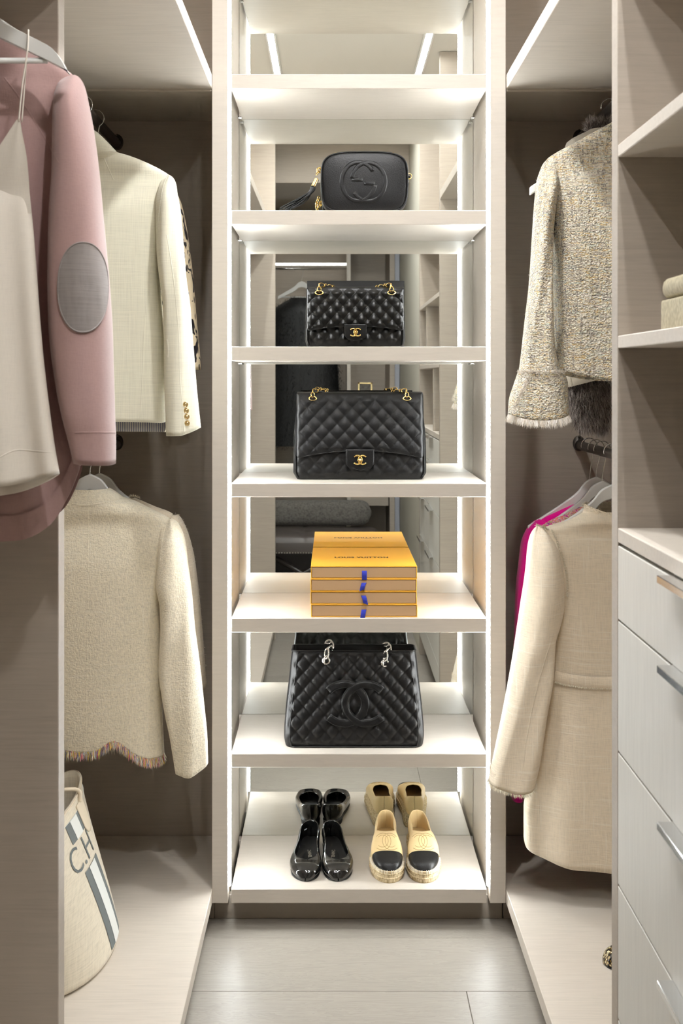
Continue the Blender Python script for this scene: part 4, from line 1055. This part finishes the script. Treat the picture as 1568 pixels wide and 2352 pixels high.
# camera bag with tassel
def camera_bag():
    Wd, H, T = 0.222, 0.152, 0.066
    cx = P(836, 420, 2.88).x; y0 = 2.84; cy = y0+T/2; z0 = 1.8113
    t = thing('camera_bag', 'black grained leather camera bag with embossed letters and tassel', 'handbag', (cx, cy, z0))
    nx, nz = 90, 64
    def outl(a):      # rounded box outline in (x,z), unit angle
        ca, sa = math.cos(a), math.sin(a); n = 4.6
        k = (abs(ca)**n+abs(sa)**n)**(-1/n)
        x = Wd/2*k*ca; z = H/2*k*sa
        if z < 0: x *= 1.0-0.03*(-z/(H/2)) 
        z += 0.004*(1-(x/(Wd/2))**2)*(1 if z > 0 else 0)
        return x, z+H/2
    rings = []; na = 160
    secs = [(-T/2-0.006, 0.0), (-T/2-0.0055, 0.35), (-T/2-0.004, 0.65), (-T/2-0.001, 0.90), (-T/2+0.001, 0.965), (-T/2+0.004, 0.992), (-T/2+0.012, 1.0), (-T*0.25, 1.015), (0, 1.02), (T*0.25, 1.015), (T/2-0.012, 1.0), (T/2-0.004, 0.992), (T/2-0.001, 0.965), (T/2+0.002, 0.9), (T/2+0.005, 0.5), (T/2+0.006, 0.0)]
    for dy, s in secs:
        r = []
        for k in range(na):
            x, z = outl(2*PI*k/na); s2 = max(s, 0.001)
            z = H/2+(z-H/2)*s2
            r.append(Vector((cx+x*s2, cy+dy, max(z0+0.0002, z0+z))))
        rings.append(r)
    body = loft(rings, True, True)
    obj('body', body, 'black_grained_leather', t)
    bv = bvh_of(body)
    for yy in (-T/2+0.002, T/2-0.002):
        obj('piping', pipe([Vector((cx+outl(2*PI*k/120)[0]*0.992, cy+yy, max(z0+0.001, z0+H/2+(outl(2*PI*k/120)[1]-H/2)*0.992))) for k in range(120)], 0.0024, 8, closed=True), 'black_grained_leather', t)
    obj('zip', join(*[box(cx-0.075+k*0.0051, cx-0.0715+k*0.0051, cy-0.003, cy+0.003, z0+H*1.02+0.0018, z0+H*1.02+0.0046, 0.0005) for k in range(30)]), 'gold', t, False)
    zc = z0+0.078; xc = cx-0.003; kx = 0.00113*0.985
    def fn(u, v, h):
        w = on_y(bv, xc+u, zc+v, h+0.0002, 2.0); return w if w else Vector((xc+u, cy-T/2-0.005-h, zc+v))
    q = kx/4.61
    def g(sg):
        pts = arc(-52*q, 2*q, 178*q, 205*q, 33, 350, 46)
        m = [(sg*a, sg*b) for a, b in pts]; bar = [(sg*a, sg*b) for a, b in ((124*q, -20*q), (60*q, -20*q), (6*q, -20*q))]
        return join(band2(m, 46*q, fn, 0.0026), band2(bar, 36*q, fn, 0.0024))
    obj('embossed_letters', join(g(1), g(-1)), 'black_grained_leather', t, label='raised interlocked double letter emblem')
    # side rings
    lx = cx-Wd/2-0.004; rx = cx+Wd/2+0.004
    obj('side_ring', torus((rx, cy-0.005, z0+0.098), 0.007, 0.0016, 'Y', 18, 7), 'gold', t, label='gold ring')
    obj('side_ring', torus((lx-0.001, cy-0.012, z0+0.112), 0.0065, 0.0016, 'Y', 18, 7), 'gold', t, label='gold ring')
    chain([(lx-0.002, cy-0.012, z0+0.112), (lx-0.008, cy-0.016, z0+0.100)], 'gold', t, 0.005, 0.0013)
    # tassel
    cap0 = P(728, 410, 2.835); cap1 = P(719, 428, 2.83)
    ts = obj('tassel_cap', pipe(bez([cap0, (cap0+cap1)/2, cap1], 5), 0.0058, 16, radii=[0.003]+[0.0058]*9+[0.0062]), 'gold', t, label='gold tassel cap')
    for k in range(18):
        ex = random.uniform(0, 1); a = 2*PI*k/18
        off = Vector((0.0045*math.cos(a), 0.0045*math.sin(a), 0.002*math.sin(a)))
        end = P(636+38*ex, 481+random.uniform(-3, 2), 2.81+0.04*random.random()); end.z = max(end.z, z0+0.002) if end.y > 2.802 else end.z
        mid = P(700-10*(1-ex), 462-8*(1-ex)+4*math.sin(a), 2.83)+off
        pts = bez([cap1+off, cap1+off*1.2+Vector((-0.004, 0, -0.012)), mid, end], 6)
        obj('tassel_strand', pipe(pts, 0.0017, 5, radii=[0.0018]*(len(pts)-2)+[0.0015, 0.0009]), 'black_grained_leather', ts)
    # strap lying behind with chain end at the lower left
    chain([(lx-0.003, cy+0.002, z0+0.042), (lx-0.008, cy-0.004, z0+0.026), (lx-0.006, cy-0.01, z0+0.008)], 'gold', t, 0.005, 0.0013)
    obj('strap', pipe(bez([(lx-0.006, cy-0.008, z0+0.005), (lx-0.012, cy+0.03, z0+0.004), (cx-0.06, cy+0.085, z0+0.004), (cx+0.06, cy+0.09, z0+0.004), (cx+0.085, cy+0.06, z0+0.02), (cx+0.098, cy+0.036, z0+0.07), (rx-0.002, cy+0.02, z0+0.09), (rx, cy-0.003, z0+0.096)], 10), 0.0035, 8), 'black_grained_leather', t)
camera_bag()

# quilted tote
def tote():
    cx = P(812, 1600, 2.9).x; y0 = 2.845; T = 0.125; cy = y0+T/2; z0 = 0.4409; H = 0.240
    t = thing('quilted_tote', 'black quilted leather tote with silver chains and embossed emblem', 'handbag', (cx, cy, z0))
    prof = [(0.0, 0.345, T*0.95), (0.004, 0.352, T), (0.03, 0.360, T*1.02), (H*0.4, 0.352, T*0.9), (H*0.75, 0.334, T*0.68), (H-0.003, 0.322, T*0.55), (H, 0.320, T*0.54)]
    body = bag_body(cx, cy, z0, prof, 0.0375, 0.0415, 0.0068, 0.014, nz=84, sharp=0.5, cap1=False)
    ob = obj('body', body, 'black_caviar_leather', t)
    bv = bvh_of(body)
    # open top: rim and dark lining set inside
    rim = ring_path(0.320, T*0.54, 0.014, cx, cy, z0+H)
    obj('rim', pipe(rim, 0.0028, 8, closed=True), 'black_caviar_leather', t)
    li = [ring_path(0.314-0.004*k, T*0.54-0.006, 0.012, cx, cy, z0+H-0.001-0.03*k) for k in range(4)]
    obj('lining', loft(li, False, True), 'black_lining', t)
    for s in (-1, 1):
        pts = []
        for z in np.linspace(0.003, H, 30):
            Wz, Tz = herm([p[0] for p in prof], [p[1] for p in prof], [z])[0], herm([p[0] for p in prof], [p[2] for p in prof], [z])[0]
            pts.append((cx+s*(Wz/2-0.016), cy-Tz/2-0.001, z0+z))
        obj('piping', pipe(pts, 0.0022, 6), 'black_caviar_leather', t)
    pts = [(cx-0.16+0.32*k/30, cy-T*0.475-0.004, z0+0.003) for k in range(31)]
    obj('bottom_piping', pipe(pts, 0.0022, 6), 'black_caviar_leather', t)
    zc = z0+0.112; xc = P(815, 1612, 2.86).x
    def fn(u, v, h):
        w = on_y(bv, xc+u, zc+v, 0.0, 2.0)
        # average out the quilting under the emblem
        ys = [on_y(bv, xc+u+a, zc+v+b, 0.0, 2.0) for a, b in ((0,0), (0.012,0), (-0.012,0), (0,0.012), (0,-0.012))]
        ys = [p.y for p in ys if p]
        y = min(ys) if ys else cy-T/2-0.004
        return Vector((xc+u, y-h-0.0002, zc+v))
    lw = 0.152
    obj('embossed_emblem', cc_logo(lw, fn, 0.021, 0.0040, 1.12), 'black_caviar_leather', t, label='raised interlocked emblem')
    r2 = lw*0.315; o2 = lw*0.185; st = []
    for sgn in (-1, 1):
        for dr in (-0.0085, 0.0085):
            a = arc(sgn*o2, 0, (r2+dr)*1.12, r2+dr, 138 if sgn < 0 else 42, -138 if sgn < 0 else 318, 40)
            st.append(pipe([fn(u, v, 0.0036) for u, v in a], 0.0007, 5))
    obj('emblem_stitching', join(*st), 'black_lining', t)
    for px, py in ((748.5, 1517), (884, 1523)):
        g = on_px(bv, px, py, 0.001)
        if g is None: continue
        ey = obj('eyelet', torus(g, 0.0085, 0.0024, 'Y', 22, 8), 'silver', t, label='silver eyelet')
        obj('eyelet_hole', loft([[g+Vector((0.0078*math.cos(k*PI/9), d, 0.0078*math.sin(k*PI/9))) for k in range(18)] for d in (-0.0005, 0.001)], True, True), 'black_lining', ey)
        gb = Vector((g.x, 2*cy-g.y, g.z))
        for q, dr in ((g, -1), (gb, 1)):
            chain([q+Vector((0, 0.0, 0.001)), q+Vector((0.001, dr*0.003, 0.014)), q+Vector((0.003, -dr*0.004, 0.027)), q+Vector((0.008, -dr*0.013, 0.030)), q+Vector((0.014, -dr*0.022, 0.022)), q+Vector((0.012, -dr*0.026, 0.008))], 'silver', t, 0.0105, 0.0024, sx=0.62)
            if dr > 0: obj('eyelet', torus(q, 0.0085, 0.0024, 'Y', 22, 8), 'silver', t, label='silver eyelet')
            obj('woven_strap', pipe(bez([q, q+Vector((0.001, dr*0.002, 0.014)), q+Vector((0.003, -dr*0.004, 0.026)), q+Vector((0.010, -dr*0.016, 0.028)), q+Vector((0.013, -dr*0.024, 0.010))], 6), 0.0035, 7), 'black_caviar_leather', t)
    return t
tote()

# ================================================================== ORANGE BOXES
zs = [0.7822+k*0.0324 for k in range(4)]
ribs = [((0.0, 0.0), 0.004), ((0.0, 0.0), 0.006), ((0.0, 0.0), 0.003), ((0, 0), 0.002)]
wordpos = ['lowest in the stack', 'second from the bottom of the stack', 'third from the bottom of the stack', 'on top of the stack, lettered lid']
lab = [(w) for w in wordpos]
for k in range(4):
    z0 = zs[k]; cxk = P(835, 1350, 2.81).x+(0.0012, 0.0, 0.0, 0.0008)[k]; hw = 0.1345; h = 0.0318
    y0, y1 = 2.812+(0.0, 0.001, 0.0, 0.001)[k], 3.124
    t = thing('gift_box', 'flat orange gift box with blue ribbon pull, '+lab[k], 'box', (cxk, y0, z0), 'stacked orange boxes')
    th = 0.0018
    obj('sleeve', join(box(cxk-hw, cxk+hw, y0, y1, z0, z0+th, 0.0005), box(cxk-hw, cxk+hw, y0, y1, z0+h-th, z0+h, 0.0005), box(cxk-hw, cxk-hw+th, y0, y1, z0+0.0005, z0+h-0.0005, 0.0004), box(cxk+hw-th, cxk+hw, y0, y1, z0+0.0005, z0+h-0.0005, 0.0004)), 'orange_card', t, False)
    dr = obj('drawer', box(cxk-hw+0.0028, cxk+hw-0.0028, y0+0.0015, y1-0.004, z0+0.0028, z0+h-0.003, 0.0004), 'beige_card', t, False)
    rx = cxk+(-0.0005, -0.001, 0.001, 0.001)[k]; zz = z0+(0.019, 0.022, 0.022, 0.020)[k]
    tw = (0.004, -0.006, 0.006, 0.0)[k]; dn = (0.022, 0.020, 0.018, 0.022)[k]
    def rb(i, j, rx=rx, zz=zz, tw=tw, dn=dn, y0=y0):
        u, v = -0.0062+0.0124*i/8, j/16
        return Vector((rx+u*(1-0.1*abs(tw)*40*v)-tw*v, y0+0.001-0.007*math.sin(PI*min(1, v*0.75))-abs(tw)*0.3*v, zz-dn*v+0.003*math.sin(PI*v)+ (u*tw*60)*v))
    obj('ribbon_tab', grid(9, 17, rb), 'ribbon_blue', dr, solid=0.0008, label='blue ribbon pull tab')
    if k == 3:
        tx = text_mesh('LOUIS VUITTON', 0.0175, bold=0.0006, space=1.12)
        w = max(p.x for p in tx[0])-min(p.x for p in tx[0]); sc = 0.142/w
        tx = xform(tx, Matrix.Translation((cxk-0.003, (y0+y1)/2-0.02, z0+h+0.0005)) @ Matrix.Diagonal((sc, 1.5, 1, 1)))
        obj('lettering', tx, 'brown_ink', t, False, label='dark lettering on the lid')

# ================================================================== SHOES
def shoe(name, label, group, L, wmax, kind, upper, lining, toe_mat, side):
    """built at the origin, heel at y=L, toe at y=0 (towards the camera)"""
    t = thing(name, label, 'shoe', (0, 0, 0), group)
    ys = np.linspace(0, 1, 81); us = 0.5-0.5*np.cos(PI*ys)
    asym = 0.06*side*wmax
    def hw(u): return wmax/2*herm([0, 0.006, 0.022, 0.07, 0.16, 0.30, 0.5, 0.70, 0.86, 0.935, 0.975, 0.994, 1.0], [0.0, 0.20, 0.40, 0.68, 0.90, 1.0, 0.86, 0.72, 0.70, 0.60, 0.42, 0.20, 0.0], [u])[0]
    if kind == 'flat':
        base = lambda u: 0.003+0.012*max(0, (u-0.45)/0.55)**1.5
        rimh = lambda u: herm([0, 0.05, 0.15, 0.30, 0.42, 0.60, 0.85, 1.0], [0.010, 0.026, 0.034, 0.034, 0.034, 0.038, 0.054, 0.064], [u])[0]
        throat, xo = 0.235, 0.84
    else:
        base = lambda u: 0.024+0.006*u
        rimh = lambda u: herm([0, 0.04, 0.12, 0.25, 0.42, 0.50, 0.62, 0.85, 1.0], [0.030, 0.044, 0.052, 0.060, 0.078, 0.080, 0.072, 0.078, 0.090], [u])[0]
        throat, xo = 0.50, 0.80
    ns = 72; V = []; rim_l, rim_r = [], []
    def open_half(u, w):
        if u <= throat: return 0.0
        k = min(1, (u-throat)/(0.26 if kind == 'flat' else 0.12)); o = w*xo*math.sqrt(max(0, 1-(1-k)**2))
        if u > 0.90: o = min(o, w*0.97)
        return o
    for u in us:
        w = max(hw(u), 0.0008); b = base(u); h = rimh(u)-b; o = open_half(u, w); ex = 0.75
        r = min(0.999, (o/w)); phm = PI-math.asin(r**(1/ex)) if o > 0 else PI
        c = asym*math.sin(PI*u)
        for j in range(ns+1):
            ph = -phm+2*phm*j/ns
            sx = math.copysign(abs(math.sin(ph))**ex, math.sin(ph)); cz = math.copysign(abs(math.cos(ph))**ex, math.cos(ph))
            zz = b+h/2*(1-cz)*(1 if o == 0 else 2/(1-math.copysign(abs(math.cos(phm))**ex, math.cos(phm))))
            V.append(Vector((c+w*sx, u*L, zz)))
    Fc = []; m = ns+1
    for i in range(len(us)-1):
        for j in range(ns): a = i*m+j; Fc.append((a, a+1, a+1+m, a+m))
    # close the strip over the toe
    for i in range(len(us)-1):
        if us[i+1] <= throat: Fc.append((i*m+ns, i*m, (i+1)*m, (i+1)*m+ns))
    up = (V, Fc)
    capu = 0.17 if kind == 'flat' else 0.215
    mi = []
    for q in Fc:
        c = sum((V[i] for i in q), Vector())/len(q)
        mi.append(1 if c.y/L < capu else 0)
    up_o = obj('upper', up, None, t, True, False, mats=[upper, toe_mat], mi=mi, solid=0.0022)
    bm = bmesh.new(); bm.from_mesh(up_o.data); bmesh.ops.remove_doubles(bm, verts=list(bm.verts), dist=1e-5); bmesh.ops.recalc_face_normals(bm, faces=list(bm.faces)); bm.to_mesh(up_o.data); bm.free()
    bv = bvh_of(up)
    # topline binding
    iopen = [i for i, u in enumerate(us) if u > throat]
    i0 = iopen[0]
    line = [V[i*m] for i in iopen[::-1]]+[V[(i0-1)*m]*0.5+V[(i0-1)*m+ns]*0.5]+[V[i*m+ns] for i in iopen]
    obj('topline', pipe(line, 0.0013, 6, caps=True), upper, up_o, world=False)
    def insole(i, j):
        u = 0.03+0.955*i/40; s = -1+2*j/10
        return Vector((asym*math.sin(PI*u)+s*hw(u)*0.88, u*L, base(u)+(0.006 if kind == 'flat' else 0.012)+0.002*s*s))
    obj('insole', grid(41, 11, insole), lining, t, True, False)
    if kind == 'flat':
        rings = []
        for z, k in ((0.0, 0.97), (0.0035, 1.0), (0.0045, 0.98)):
            pts = []
            for s, seq in ((1, us), (-1, us[::-1])):
                for u in seq: pts.append(Vector((asym*math.sin(PI*u)+s*hw(u)*k*0.97, L*(0.5+(u-0.5)*k), z+base(u)-0.003)))
            rings.append(pts)
        obj('sole', loft(rings, True, True), 'black_lining', t, True, False)
        hl = [[Vector((asym*math.sin(PI*u)+s*hw(u)*0.93, u*L, z)) for s, seq in ((1, np.linspace(0.78, 0.985, 14)), (-1, np.linspace(0.985, 0.78, 14))) for u in seq] for z in (0.0, 0.014)]
        obj('heel', loft(hl, True, True), 'black_lining', t, True, False)
        # faint stamped name inside and toe emblem
        tx = text_mesh('CHANEL', 0.013, bold=0.0002)
        R = Matrix.Translation((asym*0.9+0.006*side*-1, L*0.60, base(0.60)+0.0068+0.0012)) @ Matrix.Rotation(-PI/2*1.0-0.12*side, 4, 'Z')
        obj('insole_lettering', xform(tx, R), 'silver_ink', t, False, False, label='small silver lettering on the insole')
        fn = lambda u, v, h: (lambda q: (Vector((u+asym*0.4, L*0.115+v, q[0].z+h)) if q[0] else Vector((u, L*0.115+v, 0.034+h))))(bv.ray_cast(Vector((u+asym*0.4, L*0.115+v, 0.2)), Vector((0, 0, -1))))
        obj('toe_emblem', cc_logo(0.022, fn, 0.003, 0.0006), 'black_patent', t, True, False, label='small embossed emblem on the toe')
        a = [fn((-0.028+0.056*k/20), 0.028-0.012*((k-10)/10)**2, 0.0004) for k in range(21)]
        obj('toe_seam', pipe(a, 0.0009, 5), 'black_patent', t, True, False)
    else:
        pr = []
        for k in range(9):
            z = 0.030*k/8; bul = 1.03+0.06*math.sin(PI*k/8)+0.012*math.sin(3*PI*k/8)
            pts = []
            for s, seq in ((1, us), (-1, us[::-1])):
                for u in seq: pts.append(Vector((asym*math.sin(PI*u)+s*(hw(u)*bul+0.001), L*(0.5+(u-0.5)*(1.0+0.02*bul)), z*(1+0.2*u))))
            pr.append(pts)
        so = obj('jute_sole', loft(pr, True, True), 'jute', t, True, False, label='braided jute sole')
        n = len(pr[0]); bands = []
        for zk in (3, 6):
            bands.append(pipe([pr[zk][q]+(pr[zk][q]-Vector((0, L/2, pr[zk][q].z))).normalized()*0.0002 for q in range(0, n, 2)], 0.0022, 6, closed=True))
        obj('braid', join(*bands), 'jute', so, True, False)
        # blanket stitches around the toe
        for q in range(44):
            u = 0.004+0.30*((q % 22)/21)**1.25; s = 1 if q < 22 else -1
            zz = base(u)+0.004; xx = asym*math.sin(PI*u)+s*hw(u)
            d = Vector((xx*0.9, u*L-L*0.25, 0)).normalized()
            p0 = Vector((xx, u*L, zz))+d*0.0035
            obj('stitch', pipe([p0+Vector((0, 0, 0.004))-d*0.004, p0+Vector((0, 0, 0.001)), p0+d*0.001+Vector((0, 0, -0.006))], 0.0008, 5), FRAYW[2], up_o, True, False)
        fn = lambda u, v, h: (lambda q: (Vector((u+asym*0.8, L*0.345+v*1.25, q[0].z+h)) if q[0] else Vector((u, L*0.345+v, 0.06+h))))(bv.ray_cast(Vector((u+asym*0.8, L*0.345+v*1.25, 0.2)), Vector((0, 0, -1))))
        lw = 0.058; r2, o2 = lw*0.315, lw*0.185; lines = []
        for sgn in (-1, 1):
            for dr in (-0.0035, 0.0035):
                lines.append(pipe([fn(a, b, 0.0013) for a, b in arc(sgn*o2, 0, r2+dr, r2+dr, 138 if sgn < 0 else 42, -138 if sgn < 0 else 318, 36)], 0.0006, 5))
        obj('stitched_emblem', join(*lines), 'nude_stitch', t, True, False, label='stitched interlocked emblem')
    return t
zf = 0.0993
def place(o, px_toe, px_heel, ytoe, L):
    a = P(px_toe, 0, ytoe).x; b = P(px_heel, 0, ytoe+L).x
    o.location = (a, ytoe, zf); o.rotation_euler = (0, 0, -math.atan2(b-a, L))
LF, LE = 0.238, 0.248
for side, tx, hx, w in ((-1, 701, 714, 'left'), (1, 777, 759, 'right')):
    s = shoe('ballet_flat', 'black patent ballet flat, the %s shoe of the pair' % w, 'black patent flats', LF, 0.081, 'flat', 'black_patent', 'black_lining', 'black_patent', side)
    place(s, tx, hx, 2.838, LF)
for side, tx, hx, w in ((-1, 894, 886, 'left'), (1, 974, 957, 'right')):
    s = shoe('espadrille', 'nude leather espadrille with black toe cap, the %s shoe of the pair' % w, 'nude espadrilles', LE, 0.080, 'esp', 'nude_leather', 'nude_lining', 'black_caviar_leather', side)
    place(s, tx, hx, 2.834, LE)
s = shoe('jewelled_flat', 'jewelled gold and black shoe toe peeking past the right partition', None, 0.24, 0.085, 'flat', 'jewelled_fabric', 'black_lining', 'jewelled_fabric', 1)
s.location = (P(1390, 2190, 2.42).x, 2.44, zf); s.rotation_euler = (0, 0, -PI/2)

# ================================================================== CANVAS TOTE
def canvas_tote():
    c0 = Vector((-0.722, 2.50, zf)); c1 = Vector((-0.722, 2.515, 0))
    t = thing('canvas_tote', 'natural canvas tote with grey and white stripe and monogram', 'bag', (-0.722, 2.50, zf))
    H = 0.315; nt, na = 50, 120
    def S(th, v, off=0.0):
        k = v**1.25
        rx = 0.168*(1-k)+0.050*k+off; ry = 0.238*(1-k)+0.215*k+off
        rot = -0.09*k
        x, y = rx*math.copysign(abs(math.cos(th))**0.92, math.cos(th)), ry*math.copysign(abs(math.sin(th))**0.92, math.sin(th))
        c = c0.lerp(c1, k)
        X, Y = x*math.cos(rot)-y*math.sin(rot), x*math.sin(rot)+y*math.cos(rot)
        z = H*v*(1+0.03*math.cos(2*th+PI)*v)
        r = min(1, v/0.05); sh = math.sqrt(max(0, 1-(1-r)**2))
        X *= 0.93+0.07*sh; Y *= 0.93+0.07*sh
        return Vector((c.x+X, c.y+Y, zf+z))
    rings = [[S(2*PI*k/na, i/nt) for k in range(na)] for i in range(nt+1)]
    inner = [[S(2*PI*k/na, 1-i*0.08, -0.004) for k in range(na)] for i in range(0, 8)]
    obj('body', loft(rings+inner, True, False), 'canvas', t)
    obj('rim_binding', pipe([S(2*PI*k/na, 0.995, 0.0008) for k in range(na)], 0.0022, 6, closed=True), 'canvas_patch', t)
    obj('rim_stitching', pipe([S(2*PI*k/na, 0.93, 0.0008) for k in range(na)], 0.0007, 5, closed=True), 'stripe_white', t)
    thc = 0.10
    def strip(a0, a1, v0, v1, off, mat, name, n=14, label=None):
        g = grid(n, 24, lambda i, j: S(thc+(a0+(a1-a0)*i/(n-1)), v0+(v1-v0)*j/23, off))
        return obj(name, g, mat, t, label=label)
    dth = 0.21
    for v0, v1 in ((0.05, 0.60), (0.80, 0.93)):
        st = strip(-dth, dth, v0, v1, 0.0012, 'stripe_grey', 'stripe', label='grey and white stripe')
        g = grid(14, 24, lambda i, j: S(thc+(-dth*0.45+dth*0.9*i/13), v0+(v1-v0)*j/23, 0.0020))
        obj('white_band', g, 'stripe_white', st)
    tx = text_mesh('C.H', 0.075, bold=-0.0005)
    vv = []
    for p in tx[0]:
        # horizontal around the body, upright along the height; serif-like slim strokes
        th = thc-0.10+(p.x)*5.2; v = 0.70+p.y*3.1
        vv.append(S(th, v, 0.0015))
    obj('monogram', (vv, tx[1]), 'stripe_grey', t, False, label='grey monogram letters C.H')
    # handle tab patch and handle
    g = grid(12, 16, lambda i, j: S(0.42+(i/11-0.5)*0.30*math.sqrt(max(0.05, 1-max(0, (0.35-j/15)/0.35)**2)), 0.74+0.22*j/15, 0.002))
    obj('handle_tab', g, 'canvas_patch', t, solid=0.002)
    g = grid(12, 16, lambda i, j: S(-0.52+(i/11-0.5)*0.30*math.sqrt(max(0.05, 1-max(0, (0.35-j/15)/0.35)**2)), 0.74+0.22*j/15, 0.002))
    obj('handle_tab', g, 'canvas_patch', t, solid=0.002)
    a, b = S(0.42, 0.95, 0.003), S(-0.52, 0.95, 0.003)
    hp = bez([a, a+Vector((-0.02, 0, 0.03)), (a+b)/2+Vector((-0.16, 0, 0.03)), b+Vector((-0.02, 0, 0.02)), b], 10)
    obj('handle', pipe(hp, 0.005, 8), 'canvas_patch', t)
canvas_tote()
